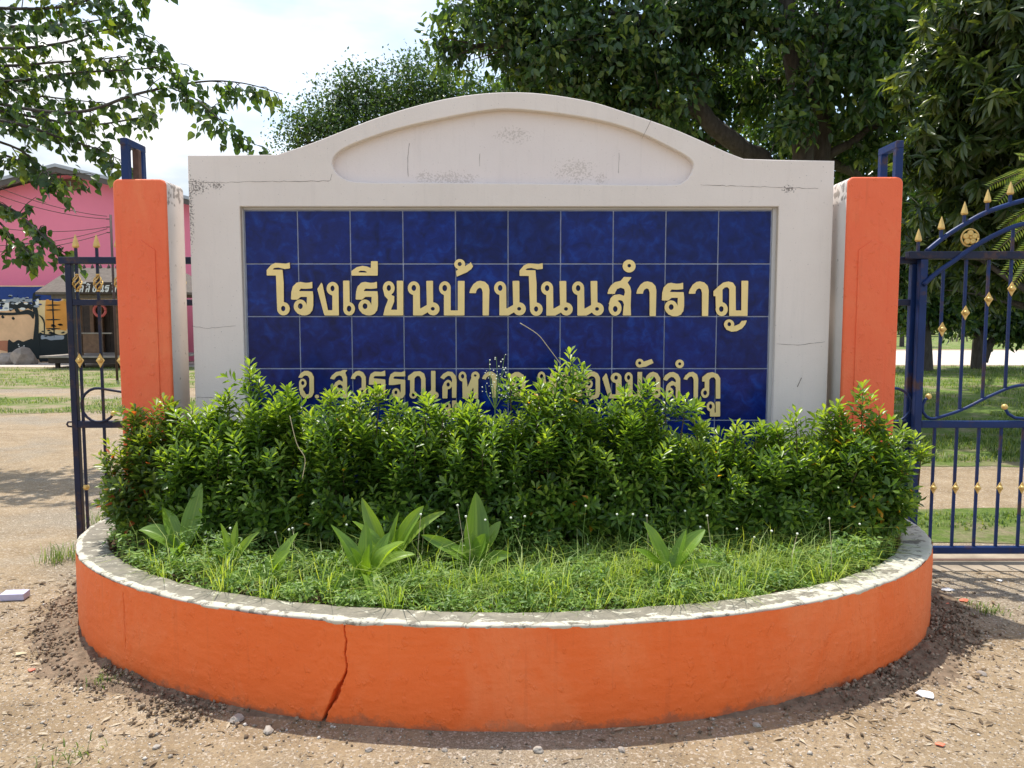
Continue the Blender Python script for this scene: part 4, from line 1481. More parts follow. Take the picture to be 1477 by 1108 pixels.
for k_, y_ in enumerate((440, 447, 461, 474)):
    paint([(66, y_ + 0.3), (76, y_ - 0.8), (88, y_), (76, y_ + 1.2)], 'p_black', 6, 3)
paint([(56, 454), (62, 458), (65, 466), (64.6, 483), (63.4, 483), (63.4, 467), (60, 459)], 'p_black', 5, 2)
for x_, y_ in ((4, 457), (19, 459)):
    paint([(x_ - 2, y_), (x_, y_ - 2), (x_ + 2.5, y_ + 1), (x_, y_ + 2.5)], 'p_black', 3, 3)
for x_, y_ in ((27, 497), (28, 500), (35, 499)):
    paint([(x_ - 1, y_), (x_, y_ - 1), (x_ + 1, y_), (x_, y_ + 1)], 'p_white', 4, 3)

mr_ = random.Random(12)
for k_ in range(46):
    x_, y_ = mr_.uniform(-10, 60), mr_.uniform(426, 446)
    r_ = mr_.uniform(1.2, 3.4)
    paint([(x_ - r_ * 1.5, y_), (x_ - r_ * 0.4, y_ - r_ * 0.6), (x_ + r_ * 1.2, y_ - r_ * 0.2), (x_ + r_ * 0.3, y_ + r_ * 0.6)], mr_.choice(['p_black', 'p_black', 'p_blue', 'p_grey', 'p_white']), 5 + k_ % 3, 2)
for k_ in range(16):
    x_, y_ = mr_.uniform(58, 96), mr_.uniform(468, 486)
    r_ = mr_.uniform(1.0, 2.6)
    paint([(x_ - r_ * 1.6, y_), (x_, y_ - r_ * 0.7), (x_ + r_ * 1.6, y_), (x_, y_ + r_ * 0.5)], 'p_black', 5 + k_ % 2, 2)
YV = 25.4
pav = thing('pavilion', (P(140, 515, YV).x, YV + 1.4, 0), 'small wooden welcome pavilion with weathered roof and ochre scalloped trim', 'pavilion')
zf = P(100, 513, YV).z
vx0, vx1 = P(78, 500, YV).x, P(245, 500, YV).x
for k in range(7):
    y0 = YV - 0.25 + k * 0.42
    MB().bbox((vx0 - 0.35, y0, zf - 0.07), (vx1 + 0.2, y0 + 0.40, zf), 0.012).build('plank', M['wood_grey'], pav)
MB().bbox((vx0 - 0.1, YV - 0.2, zf - 0.25), (vx1, YV - 0.1, zf - 0.075), 0.01).build('floor_beam', M['wood_dark'], pav)
for xk in (vx0 + 0.0, vx0 + 0.8, vx1 - 0.2):
    MB().bbox((xk, YV, -0.02), (xk + 0.12, YV + 0.12, zf - 0.26), 0.01).build('foot', M['wood_dark'], pav)
ztr = P(100, 431, YV).z
for pk in (97, 111, 165, 232):
    for yk in (YV, YV + 2.5):
        xk = P(pk, 480, YV).x - (0.0 if yk == YV else 0.6)
        MB().bbox((xk, yk, zf), (xk + 0.13, yk + 0.13, ztr), 0.01).build('post', M['wood'], pav)
bx0, bx1 = P(97, 480, YV + 2.66).x, P(245, 480, YV + 2.66).x
nbp = 12
for k in range(nbp):
    MB().bbox((bx0 + (bx1 - bx0) * k / nbp + 0.006, YV + 2.66, zf), (bx0 + (bx1 - bx0) * (k + 1) / nbp, YV + 2.70, ztr), 0.006).build('board', M['wood_dark'], pav)
zr0, zr1 = zf + 0.08, P(100, 482, YV).z
MB().bbox((P(118, 480, YV).x, YV + 0.03, zr0), (P(144, 480, YV).x, YV + 0.09, zr1), 0.01).build('half_panel', M['wood'], pav)
MB().bbox((P(104, 480, YV).x, YV + 0.02, zr1 + 0.003), (P(160, 480, YV).x, YV + 0.10, zr1 + 0.05), 0.01).build('handrail', M['wood_grey'], pav)
fx0, fx1 = P(74, 430, YV - 0.4).x, P(250, 430, YV - 0.4).x
za, zb = P(74, 431, YV - 0.4).z, P(74, 425, YV - 0.4).z
MB().bbox((fx0, YV - 0.42, za), (fx1, YV - 0.36, zb), 0.012).build('fascia_board', M['thatch'], pav)
tmz = MB().lathe((0, 0, 0), [(0.001, -0.095), (0.05, -0.075), (0.062, -0.03), (0.058, 0.0)], 8, True, 0, 0.4).mesh('scallop')
tmz.materials.append(M['trim'])
k = 0
x_ = P(104, 430, YV).x
while x_ < fx1 - 0.1:
    o = bpy.data.objects.new('scallop', tmz)
    COL.objects.link(o); o.parent = pav
    o.location = Vector((x_, YV - 0.39, za - 0.002)) - Vector(pav.location)
    x_ += 0.135
xm = (fx0 + fx1) / 2
zrd = P(100, 391, YV + 1).z
rfm = MB()
rfm.add([(fx0 - 0.45, YV - 0.5, zb - 0.0), (fx1 + 0.45, YV - 0.5, zb - 0.0), (fx1 - 0.6, YV + 1.3, zrd + 0.05), (P(104, 396, YV + 1.3).x, YV + 1.3, zrd + 0.05),
         (fx0 - 0.45, YV + 3.1, zb), (fx1 + 0.45, YV + 3.1, zb),
         (fx0 - 0.45, YV - 0.5, zb + 0.08), (fx1 + 0.45, YV - 0.5, zb + 0.08), (fx1 - 0.6, YV + 1.3, zrd + 0.13), (P(104, 396, YV + 1.3).x, YV + 1.3, zrd + 0.13),
         (fx0 - 0.45, YV + 3.1, zb + 0.08), (fx1 + 0.45, YV + 3.1, zb + 0.08)],
        [(0, 1, 2, 3), (3, 2, 5, 4), (0, 3, 4), (1, 5, 2), (6, 9, 8, 7), (9, 10, 11, 8), (6, 10, 9), (7, 8, 11), (0, 6, 7, 1), (0, 4, 10, 6), (1, 7, 11, 5), (4, 5, 11, 10)])
rfo = rfm.build('roof', M['thatch'], pav)
for k in range(9):
    x_ = P(110, 392, YV + 1.3).x + k * 0.28
    if x_ < fx1 - 0.7:
        MB().lathe((x_, YV + 1.3, zrd + 0.11), [(0.05, 0), (0.06, 0.05), (0.02, 0.12), (0.004, 0.2)], 6).build('ridge_finial', M['thatch'], rfo)
sb0, sb1 = P(97, 424.5, YV - 0.55), P(190, 407, YV - 0.55)
sbo = MB().bbox((sb0.x, YV - 0.60, sb0.z), (sb1.x, YV - 0.54, sb1.z), 0.01).build('name_board', M['wood_dark'], pav)
D_D = [('p', [(600, 320), (640, 270), (700, 238), (760, 245), (810, 300), (820, 360), (815, 597), (757, 597), (757, 340), (735, 300), (705, 295), (670, 320), (650, 345)]),
       ('e', (690, 440, 48, 52)), ('h', (690, 440, 18, 22)), ('p', [(640, 440), (650, 400), (690, 490), (695, 597), (635, 597)])]
WORD = [sh(G_Y, -250, -238, 1, .77, 250, 832), sh(G_II, 180, -20, .55, .6), sh(H_N, -460), sh(D_D, 60), sh(G_II, 850, -20, .55, .6), sh(D_D, 380), sh(G_THO, -220, 40, .8, .8, 1275, 150),
        sh(H_AW, 1250, 0), sh(H_N, 840), sh(H_R, 930), sh(H_B, 2230), sh(H_HAN, 2020, 20)]
wx0, wz0 = P(99, 421.5, YV - 0.6).x, P(107, 421.5, YV - 0.6).z
wk = 0.00062
M['board_white'] = m_simple('white_board_letters', (0.70, 0.70, 0.68), 0.6, 0, 0.05, 10, 0)
for gl in WORD:
    me = letter_mesh(gl, lambda x, y: (wx0 + x * wk, wz0 + (597 - y) * wk), YV - 0.61, 0.012, 14.0, -0.25)
    me.materials.append(M['board_white']); me.materials.append(M['board_white'])
    link_mesh('letter', me, None, sbo)
rgc = P(144, 448, YV - 0.1)
rg = MB()
rg.tube([(rgc.x + 0.19 * math.cos(2 * math.pi * k / 20), rgc.y, rgc.z + 0.19 * math.sin(2 * math.pi * k / 20)) for k in range(21)], 0.045, 8)
MB().tube([(rgc.x, rgc.y, rgc.z + 0.2), (rgc.x, rgc.y, ztr)], 0.01, 5).build('hanging_cord', M['wood_dark'], pav)
tag(rg.build('ring', M['ring_red']), 'red ring hanging under the pavilion eave', 'ring')


def boulder(name, c, r, mat, label, cat, group=None, seed=0, flat=0.6, sub=2):
    bm = bmesh.new()
    bmesh.ops.create_icosphere(bm, subdivisions=sub, radius=1)
    for v in bm.verts:
        n = v.co.normalized()
        k = 1 + 0.45 * noise.noise(n * 1.3 + Vector((seed * 7.1, seed, 0)))
        v.co = Vector((n.x * k * r[0], n.y * k * r[1], max(-0.35 * r[2], n.z * k * r[2])))
    me = bpy.data.meshes.new(name)
    bm.to_mesh(me); bm.free()
    me.materials.append(mat)
    o = bpy.data.objects.new(name, me)
    COL.objects.link(o)
    o.location = (c[0], c[1], c[2] + 0.33 * r[2])
    o.rotation_euler = (0, 0, seed * 1.7)
    return tag(o, label, cat, group)


for i, (px, py, r) in enumerate(((10, 513, (0.5, 0.4, 0.28)), (20, 508, (0.45, 0.3, 0.35)), (30, 518, (0.35, 0.3, 0.38)), (42, 517, (0.4, 0.35, 0.45)), (48, 520, (0.25, 0.2, 0.22)))):
    c = P(px, 517, 28.0)
    boulder('garden_rock', (c.x, 27.9 - 0.25 * (i % 2), 0), r, M['wood_grey'], 'brownish rock piled at the foot of the mural wall', 'rock', 'rocks below the mural', i + 3)

# pole with service cables in front of the pink building
YC = 20.0
pole = thing('utility_pole', (x_at(161, YC, 400), YC, 0), 'slim dark steel pole carrying service cables beside the pink building', 'pole')
px_ = x_at(161.5, YC, 360)
MB().tube([(px_, YC, -0.1), (px_, YC, z_at(310, YC))], 0.032, 8).build('shaft', M['louver'], pole)
for py in (316, 327.5, 335.5):
    MB().tube([(px_, YC, z_at(py, YC)), (px_ - 0.11, YC, z_at(py, YC))], 0.016, 6).build('bracket', M['louver'], pole)
for k, (py1, pa, lab) in enumerate(((312, (-60, 244), 'topmost thin cable sloping up from the steel pole'), (316, (-60, 258), 'second thin cable sloping up from the steel pole'),
                                    (327.5, (-60, 318), 'thin slack cable running nearly level from the steel pole'), (330, (-60, 352), 'thin cable crossing the level one below the pole brackets'),
                                    (335.5, (-60, 362), 'lowest thin cable sagging away from the steel pole'))):
    a, b = Vector((px_ - 0.1, YC, z_at(py1, YC))), P(pa[0], pa[1], 17.5)
    pts = [a.lerp(b, i / 12) - Vector((0, 0, 0.5 * 4 * (i / 12) * (1 - i / 12) * 0.35)) for i in range(13)]
    tag(MB().tube(pts, 0.0085, 5).build('cable', M['louver']), lab, 'cable')


# ------------------------------------------------------------------ trees
def limb(mb, a, b, r0, r1, n=8, k=7, wob_=0.12, sag=0.0, seed=0):
    a, b = Vector(a), Vector(b)
    L = (b - a).length
    pts, rad = [], []
    for i in range(k + 1):
        u = i / k
        p = a.lerp(b, u)
        q = Vector((seed * 3.3 + u * 2.2, seed * 1.7, 0))
        w = wob_ * L * math.sin(math.pi * min(1, u * 1.0)) if u < 1 else 0
        p += Vector((noise.noise(q), noise.noise(q + Vector((5, 0, 0))), noise.noise(q + Vector((0, 7, 0))) * 0.6)) * w
        p.z += sag * 4 * u * (1 - u)
        pts.append(p); rad.append(r0 + (r1 - r0) * u)
    mb.tube(pts, rad, n)
    return pts


def crown_points(blobs, per_m3=None, shell=0.45):
    """blobs: (centre, radii, n). Points fill each blob, thinner inside, with gaps cut by noise."""
    out, nor = [], []
    for c, r, n in blobs:
        d = rand_dir(int(n * 1.6))
        rad = rng.uniform(0, 1, len(d)) ** shell
        pts = np.array(c) + d * rad[:, None] * np.array(r)
        keep = np.array([noise.noise(Vector(p) * (1.5 / max(0.4, min(r)) ** 0.6)) > -0.16 for p in pts])
        pts, d = pts[keep][:n], d[keep][:n]
        out.append(pts); nor.append(d)
    return np.concatenate(out), np.concatenate(nor)


def tree(name, label, base, trunks, blobs, mat, tpl, size, per_twig, spread, droop, bark='bark', group=None, flat=0.6, whorl=False, limb_r=0.09):
    t = thing(name, base, label, 'tree', group)
    mb = MB()
    tips = []
    for i, (pts, r0, r1) in enumerate(trunks):
        n = len(pts)
        mb.tube(smooth3(pts, 5), list(np.linspace(r0, r1, (n - 1) * 5 + 1)), 10)
        tips += [Vector(p) for p in pts[1:]]
    for i, (c, r, n) in enumerate(blobs):
        c = Vector(c)
        near = min(tips, key=lambda q: (q - c).length + (0 if q.z < c.z + 0.5 else 3))
        lp = limb(mb, near, c, limb_r, limb_r * 0.3, 6, 6, 0.10, 0.0, i)
        for k in range(5):
            d = rand_dir(1)[0]
            e = c + Vector((d[0] * r[0], d[1] * r[1], d[2] * r[2])) * 0.85
            limb(mb, lp[-2 - (k % 2)], e, limb_r * 0.28, limb_r * 0.06, 5, 4, 0.12, 0.0, i * 7 + k)
    mb.build('trunk', M[bark], t)
    tw, nd = crown_points(blobs)
    k = per_twig
    n = len(tw)
    tdir = norm(nd + rng.normal(size=nd.shape) * 0.7 + np.array([0, 0, -0.15]))
    pos = np.repeat(tw, k, 0)
    td = np.repeat(tdir, k, 0)
    if whorl:
        a = np.tile(np.arange(k) * 2.399, n) + np.repeat(rng.uniform(0, 6.28, n), k)
        e1 = norm(np.cross(td, rand_dir(n * k) * 0 + np.array([0.31, 0.52, 0.79])))
        e2 = np.cross(td, e1)
        rad = e1 * np.cos(a)[:, None] + e2 * np.sin(a)[:, None]
        ax = norm(td * rng.uniform(0.1, 0.9, (n * k, 1)) + rad + np.array([0, 0, -droop]))
        pos = pos + td * rng.uniform(-0.12, 0.05, (n * k, 1)) * spread
        nr = norm(td + np.array([0, 0, 0.9]) + rng.normal(size=pos.shape) * 0.25)
    else:
        u = rng.uniform(-1, 1, (n * k, 1))
        pos = pos + td * u * spread + rng.normal(size=pos.shape) * spread * 0.28
        ax = norm(td * 0.5 + rand_dir(n * k) * 0.9 + np.array([0, 0, -droop]))
        nr = norm(np.array([0, 0, 1.0]) * flat + rand_dir(n * k) * 0.75)
    var = np.clip(np.repeat(rng.uniform(0, 1, n) ** 1.3, k) * 0.8 + rng.normal(size=n * k) * 0.13, 0, 0.93)
    var[rng.uniform(size=n * k) < 0.012] = 1.0
    v, tt, va = leaves(tpl, pos, ax, nr, size * rng.uniform(0.65, 1.15, n * k), var)
    o = link_mesh('crown', np_mesh('crown', v, tt, va), M[mat], t)
    return t


def smooth3(pts, k=5):
    out = []
    n = len(pts)
    pts = [Vector(p) for p in pts]
    for i in range(n - 1):
        p0, p1, p2, p3 = pts[max(0, i - 1)], pts[i], pts[i + 1], pts[min(n - 1, i + 2)]
        for j in range(k):
            t = j / k
            out.append(0.5 * ((2 * p1) + (p2 - p0) * t + (2 * p0 - 5 * p1 + 4 * p2 - p3) * t * t + (3 * p1 - p0 - 3 * p2 + p3) * t ** 3))
    out.append(pts[-1])
    return out


def blob(px, py, D, rp, n, squash=0.85):
    c = P(px, py, D)
    r = rp * D / F
    return (tuple(c), (r, r * 1.15, r * squash), n)


# large dark trees behind the name wall
D1 = 13.0
b0 = P(1150, 300, D1)
tree('shade_tree', 'big dark-leaved tree with twin grey trunks rising behind the name wall', (b0.x, D1, 0),
     [([(b0.x, D1, -0.1), (b0.x + 0.05, D1, 2), tuple(P(1158, 200, D1)), tuple(P(1140, 60, D1)), tuple(P(1130, -60, D1))], 0.20, 0.13),
      ([(b0.x + 0.3, D1 + 0.5, -0.1), tuple(P(1185, 230, D1 + 0.5)), tuple(P(1182, 110, D1 + 0.5)), tuple(P(1215, -50, D1 + 0.5))], 0.18, 0.10)],
     [blob(1050, 20, 12.6, 62, 150), blob(1085, 120, 14.5, 70, 190), blob(1225, 25, 12.2, 62, 160), blob(1245, 110, 12.4, 62, 160), blob(1160, 60, 15.5, 80, 200), blob(1285, 50, 12.8, 85, 260), blob(1285, 165, 13.4, 85, 260),
      blob(1230, 215, 15.5, 95, 280), blob(1130, 190, 16, 90, 260), blob(1060, -110, 13, 120, 300), blob(1200, -110, 13, 120, 300), blob(1330, -60, 13.5, 110, 280), blob(1130, -230, 14, 120, 240), blob(1290, 290, 16, 90, 260), blob(1120, 40, 12.2, 34, 40), blob(1170, 110, 12.3, 34, 40), blob(1145, 175, 12.4, 36, 45),
      blob(1220, 320, 17, 90, 200)],
     'broad_tree', TPL_OVATE, 0.165, 9, 0.22, 0.55, limb_r=0.10)
b0 = P(1100, 300, 13.8)
tree('shade_tree', 'big dark-leaved tree with one leaning trunk behind the arched wall top', (b0.x, 13.8, 0),
     [([(b0.x + 0.3, 13.8, -0.1), tuple(P(1110, 270, 13.8)), tuple(P(1070, 215, 13.6)), tuple(P(1012, 160, 13.3)), tuple(P(985, 40, 13.3)), tuple(P(940, -80, 13.3))], 0.20, 0.10)],
     [blob(690, 20, 13, 62, 105), blob(650, 70, 13.2, 36, 35), blob(745, 75, 13.4, 60, 95), blob(760, -10, 13, 80, 170), blob(820, 60, 12.8, 80, 210), blob(840, 130, 13.4, 75, 200), blob(775, 135, 14.2, 45, 55),
      blob(920, 50, 12.7, 90, 230), blob(930, 140, 13.2, 85, 250), blob(1000, 50, 13, 70, 120), blob(1010, 120, 14.8, 60, 130), blob(990, 195, 15, 70, 200), blob(900, 190, 14.8, 75, 220), blob(800, -110, 13.2, 110, 280), blob(950, -120, 13.2, 120, 280),
      blob(880, -230, 14, 120, 220)],
     'broad_tree', TPL_OVATE, 0.155, 9, 0.22, 0.55, limb_r=0.09)
# pale small-leaved tree farther back
b0 = P(560, 300, 25)
tree('shade_tree', 'distant small-leaved tree topping the arched wall against the sky', (b0.x, 25, 0),
     [([(b0.x, 25, -0.1), tuple(P(565, 330, 25)), tuple(P(570, 220, 25)), tuple(P(575, 150, 25))], 0.28, 0.08)],
     [blob(440, 180, 25, 34, 120), blob(480, 150, 25, 40, 150), blob(470, 195, 25, 45, 230), blob(540, 140, 25, 46, 230), blob(530, 195, 25, 55, 380), blob(600, 125, 25, 48, 330), blob(650, 140, 25, 48, 330),
      blob(610, 180, 25, 60, 420), blob(690, 170, 25, 48, 300), blob(690, 215, 25, 60, 300), blob(730, 150, 25, 45, 260), blob(770, 190, 25, 50, 260), blob(425, 205, 25, 28, 60), blob(505, 120, 25, 26, 60), blob(640, 240, 26, 70, 200), blob(520, 250, 26, 70, 200)],
     'fine_tree', TPL_SMALL, 0.135, 10, 0.45, 0.2, limb_r=0.07)
# long-leaved tree over the arched gate
b0 = P(1580, 300, 9.3)
tree('mango_tree', 'tree with long narrow drooping leaves overhanging the arched gate', (b0.x, 9.3, 0),
     [([(b0.x, 9.3, -0.1), (b0.x - 0.05, 9.3, 1.4), tuple(P(1560, 240, 9.2)), tuple(P(1520, 100, 9.2)), tuple(P(1480, -60, 9.2))], 0.20, 0.10)],
     [blob(1400, 50, 9.2, 75, 95), blob(1470, 40, 8.8, 85, 120), blob(1350, 115, 9.6, 60, 70), blob(1430, 130, 9, 75, 120), blob(1490, 150, 8.6, 75, 110), blob(1375, 195, 9.3, 62, 90), blob(1440, 225, 9.2, 70, 110),
      blob(1345, 225, 9.6, 45, 45), blob(1390, 290, 9.8, 60, 80), blob(1460, 310, 9.5, 65, 90), blob(1350, 330, 10.4, 52, 60), blob(1420, 370, 10.5, 55, 60), blob(1490, 390, 10, 55, 60), blob(1440, 420, 11.5, 45, 45), blob(1370, 400, 12, 45, 45), blob(1440, -60, 9.2, 110, 130), blob(1540, 250, 9.2, 100, 130), blob(1550, 60, 9.2, 110, 120)],
     'mango', TPL_LONG, 0.21, 13, 0.5, 0.55, whorl=True, limb_r=0.055)
# low trees on the shaded lawn
for i, (pxb, D, lean, lab) in enumerate(((1334, 24.0, -4, 'dark low-crowned tree on the shaded lawn with a flared straight trunk'), (1411, 25.0, 6, 'dark low-crowned tree on the shaded lawn with a low side branch'))):
    b0 = P(pxb, 528, D)
    tk = [([(b0.x, D, -0.1), tuple(P(pxb + lean * 0.3, 490, D)), tuple(P(pxb + lean, 440, D)), tuple(P(pxb + lean * 2, 360, D))], 0.24 if i else 0.26, 0.12)]
    if i:
        tk.append(([tuple(P(pxb + 4, 520, D)), tuple(P(1423, 503, D)), tuple(P(1433, 489, D)), tuple(P(1442, 480, D))], 0.22, 0.06))
        bl = [blob(1390, 452, D, 26, 130), blob(1435, 455, D, 30, 150), blob(1480, 470, D, 28, 140), blob(1400, 430, D, 40, 220), blob(1440, 400, D, 60, 330), blob(1470, 440, D, 45, 260), blob(1400, 370, D, 70, 380), blob(1470, 350, D, 75, 380), blob(1440, 290, D, 90, 380), blob(1530, 400, D, 75, 300),
              blob(1455, 478, D, 16, 40), blob(1400, 50, 18, 100, 220), blob(1480, 90, 20, 110, 260), blob(1330, 30, 19, 100, 220), blob(1450, 0, 16, 110, 220), blob(1560, 60, 18, 110, 220)]  # high nearer clumps, mostly hidden, added to throw shade on the lawn
    else:
        bl = [blob(1310, 420, D, 42, 200), blob(1345, 425, D, 32, 170), blob(1330, 370, D, 70, 380), blob(1280, 350, D, 70, 300), blob(1340, 300, D, 90, 400), blob(1375, 455, D, 24, 90), blob(1355, 440, D, 30, 140), blob(1300, 455, D, 20, 70), blob(1320, 60, 17, 100, 220), blob(1240, 330, D + 1, 80, 300)]  # its one high nearer clump is likewise added for the lawn's shade
    tree('shade_tree', lab, (b0.x, D, 0), tk, bl, 'broad_tree', TPL_SMALL, 0.24, 9, 0.32, 0.4, limb_r=0.10)
# light far trees along the edge of the field
b0 = P(1301, 492, 48)
tree('field_tree', 'slender pale-barked tree standing alone on the sunlit field', (b0.x, 48, 0),
     [([(b0.x, 48, -0.1), tuple(P(1302, 470, 48)), tuple(P(1306, 445, 48)), tuple(P(1300, 425, 48))], 0.15, 0.06)],
     [blob(1300, 440, 48, 14, 70), blob(1315, 430, 48, 15, 80), blob(1290, 425, 48, 18, 90), blob(1305, 410, 48, 20, 110)], 'far_tree', TPL_SMALL, 0.32, 7, 0.5, 0.2, limb_r=0.07)
ft = None
frng = random.Random(4)
for i in range(15):
    px = 1245 + 24 * i + frng.uniform(-6, 6)
    D = 88 + frng.uniform(-6, 10)
    x = (px - 738.5) / F * D
    if ft is None:
        ft = tree('field_tree', 'pale green tree in the far row closing the field', (x, D, 0), [([(x, D, -0.1), (x, D, 2.0), (x + 0.2, D, 4.0)], 0.25, 0.1)],
                  [((x, D, 4.3), (2.3, 2.3, 1.7), 200), ((x - 1.3, D, 3.0), (1.6, 1.6, 1.3), 130), ((x + 1.3, D, 3.1), (1.7, 1.7, 1.3), 130), ((x, D - 1, 2.2), (2.0, 1.6, 1.2), 130)],
                  'far_tree', TPL_SMALL, 0.42, 7, 0.6, 0.1, group='trees in the far row', limb_r=0.08)
        kids = list(ft.children)
    else:
        c = ft.copy(); COL.objects.link(c)
        c.location = (x, D, 0); c.rotation_euler = (0, 0, frng.uniform(0, 6.28))
        s_ = frng.uniform(0.8, 1.35); c.scale = (s_, s_, s_ * frng.uniform(0.85, 1.1))
        for ch in kids:
            d = ch.copy(); COL.objects.link(d); d.parent = c

# heart-leaved tree reaching in over the left gate
ht = thing('roadside_tree', (-7.4, 8.8, 0), 'tree with heart-shaped leaves reaching its branches over the dark gate', 'tree')
hb = MB()
hb.tube(smooth3([(-7.4, 8.8, -0.1), (-7.3, 8.8, 1.5), (-7.0, 8.7, 3.2), (-6.8, 8.6, 5.5)]), list(np.linspace(0.24, 0.10, 16)), 10)
BR = [([(-150, 110), (0, 150), (110, 162), (200, 135), (290, 118), (350, 120), (408, 136)], 8.0), ([(250, 128), (285, 145), (320, 175), (350, 200), (388, 216)], 8.0),
      ([(-150, 60), (0, 70), (90, 62), (160, 42), (214, 52)], 8.3), ([(-150, 150), (20, 178), (90, 200), (140, 215), (184, 236)], 7.8),
      ([(-150, 170), (0, 205), (50, 232), (88, 268)], 7.7), ([(-150, 0), (0, 12), (90, 10), (160, -8), (212, 8)], 8.4), ([(-150, 250), (0, 295), (45, 325), (75, 352), (104, 372)], 7.6),
      ([(-150, 110), (0, 118), (110, 105), (200, 100), (262, 92)], 8.6), ([(-150, 30), (0, 38), (100, 35), (180, 22)], 7.9), ([(-150, 140), (0, 160), (120, 180), (200, 170), (225, 165)], 8.5),
      ([(-150, 90), (0, 95), (80, 90), (150, 85), (230, 75)], 8.9), ([(-150, 280), (-20, 310), (20, 345), (45, 365)], 7.9), ([(-150, -60), (0, -40), (120, -40), (220, -25)], 8.5), ([(-150, 200), (0, 222), (60, 250), (130, 250)], 8.4),
      ([(-150, 50), (20, 130), (70, 140), (160, 150)], 8.9)]
lp_, la_, ln_, lv_ = [], [], [], []
hr = random.Random(8)
for bi, (pp, D) in enumerate(BR):
    w3 = [P(x, y, D + 0.25 * math.sin(i * 1.9 + bi)) for i, (x, y) in enumerate(pp)]
    src = Vector((-7.15, 8.75, max(2.6, min(5.0, w3[0].z + 0.2))))
    if bi == 1:
        chain = smooth3(w3, 6)
    else:
        chain = smooth3([src] + w3, 6)
    hb.tube(chain, list(np.linspace(0.026 if bi != 1 else 0.008, 0.003, len(chain))), 6)
    Ls = [0]
    for a, b in zip(chain[:-1], chain[1:]):
        Ls.append(Ls[-1] + (b - a).length)
    tot = Ls[-1]
    s_ = tot * 0.24 if bi != 1 else 0.1
    if bi in (5, 8, 10, 12):
        s_ = tot * 0.2
    while s_ < tot:
        k = max(i for i in range(len(Ls)) if Ls[i] <= s_)
        k = min(k, len(chain) - 2)
        p = chain[k].lerp(chain[k + 1], (s_ - Ls[k]) / max(1e-6, Ls[k + 1] - Ls[k]))
        tdir = (chain[k + 1] - chain[k]).normalized()
        u = s_ / tot
        Lt = hr.uniform(0.14, 0.40) * (1.15 - 0.55 * u) * (0.8 if bi == 1 else 1)
        d = (tdir * hr.uniform(0.5, 1.1) + Vector((hr.gauss(0, .6), hr.gauss(0, .8), hr.gauss(-0.05, .55)))).normalized()
        q = p + d * Lt - Vector((0, 0, 0.05))
        hb.tube([p, p.lerp(q, 0.5) + Vector((0, 0, 0.02)), q], [0.004, 0.003, 0.0015], 4, False)
        nl = hr.randint(7, 11)
        cl = hr.random() ** 1.6
        for j in range(nl):
            uu = (j + 0.6) / nl
            lp_.append(p.lerp(q, uu) + Vector((hr.gauss(0, .025), hr.gauss(0, .03), hr.gauss(-0.03, .03))))
            la_.append(Vector((d.x * .5 + hr.gauss(0, .5), d.y * .5 + hr.gauss(0, .5), hr.uniform(-1.3, -0.15))))
            ln_.append(Vector((hr.gauss(0, .5), -0.55 + hr.gauss(0, .6), 0.75 + hr.gauss(0, .45))))
            lv_.append(min(1, max(0, cl * 0.75 + hr.gauss(0.05, .15))))
        s_ += hr.uniform(0.065, 0.125)
hb.build('trunk', M['bark'], ht)
v, tt, va = leaves(TPL_HEART, np.array(lp_), np.array(la_), np.array(ln_), rng.uniform(0.062, 0.112, len(lp_)), np.array(lv_))
link_mesh('crown', np_mesh('crown', v, tt, va), M['heart'], ht)

# feathery young tree at the end of the arched gate
fb = P(1545, 500, 7.6)
fr = thing('feathery_tree', (fb.x, 7.6, 0), 'young tree with yellow-green feathery fronds behind the gate arch', 'tree')
fm = MB()
fm.tube(smooth3([(fb.x, 7.6, -0.1), (fb.x - 0.02, 7.6, 1.2), tuple(P(1525, 330, 7.6)), tuple(P(1535, 240, 7.6))]), list(np.linspace(0.05, 0.02, 16)), 8)
parts = []
for k, (s0, s1) in enumerate((((1520, 235), (1440, 290)), ((1522, 245), (1428, 268)), ((1525, 290), (1445, 330)), ((1522, 305), (1440, 360)), ((1520, 330), (1450, 395)), ((1525, 345), (1462, 410)), ((1530, 260), (1470, 225)),
                              ((1525, 300), (1590, 320)), ((1530, 240), (1600, 250)), ((1525, 350), (1600, 390)), ((1528, 270), (1490, 420)), ((1530, 255), (1500, 190)))):
    a, b = P(*s0, 7.6), P(*s1, 7.45 + 0.25 * (k % 3))
    c = (a + b) / 2 + Vector((0, 0, 0.10))
    pts = [a * (1 - u) ** 2 + c * 2 * u * (1 - u) + b * u * u for u in np.linspace(0, 1, 12)]
    fm.tube(pts, list(np.linspace(0.008, 0.002, 12)), 5)
    n = 22
    ps, axs, nrs = [], [], []
    for j in range(n):
        u = 0.22 + 0.78 * j / (n - 1)
        p = a * (1 - u) ** 2 + c * 2 * u * (1 - u) + b * u * u
        tdir = ((b - c) * u + (c - a) * (1 - u)).normalized()
        sd = tdir.cross(Vector((0.1, -0.8, 0.6))).normalized()
        for sg in (-1, 1):
            ps.append(p); axs.append(tdir * 0.45 + sd * sg + Vector((0, 0, -0.15))); nrs.append(Vector((0.1, -0.8, 0.6)))
    parts.append(leaves(TPL_LEAFLET, np.array(ps), np.array(axs), np.array(nrs), 0.10 * (1 - 0.4 * np.linspace(0, 1, 2 * n)), rng.uniform(0.1, 0.95, 2 * n)))
fm.build('trunk', M['twig'], fr)
v, tt, va = join_np(parts)
link_mesh('crown', np_mesh('crown', v, tt, va), M['frond'], fr)

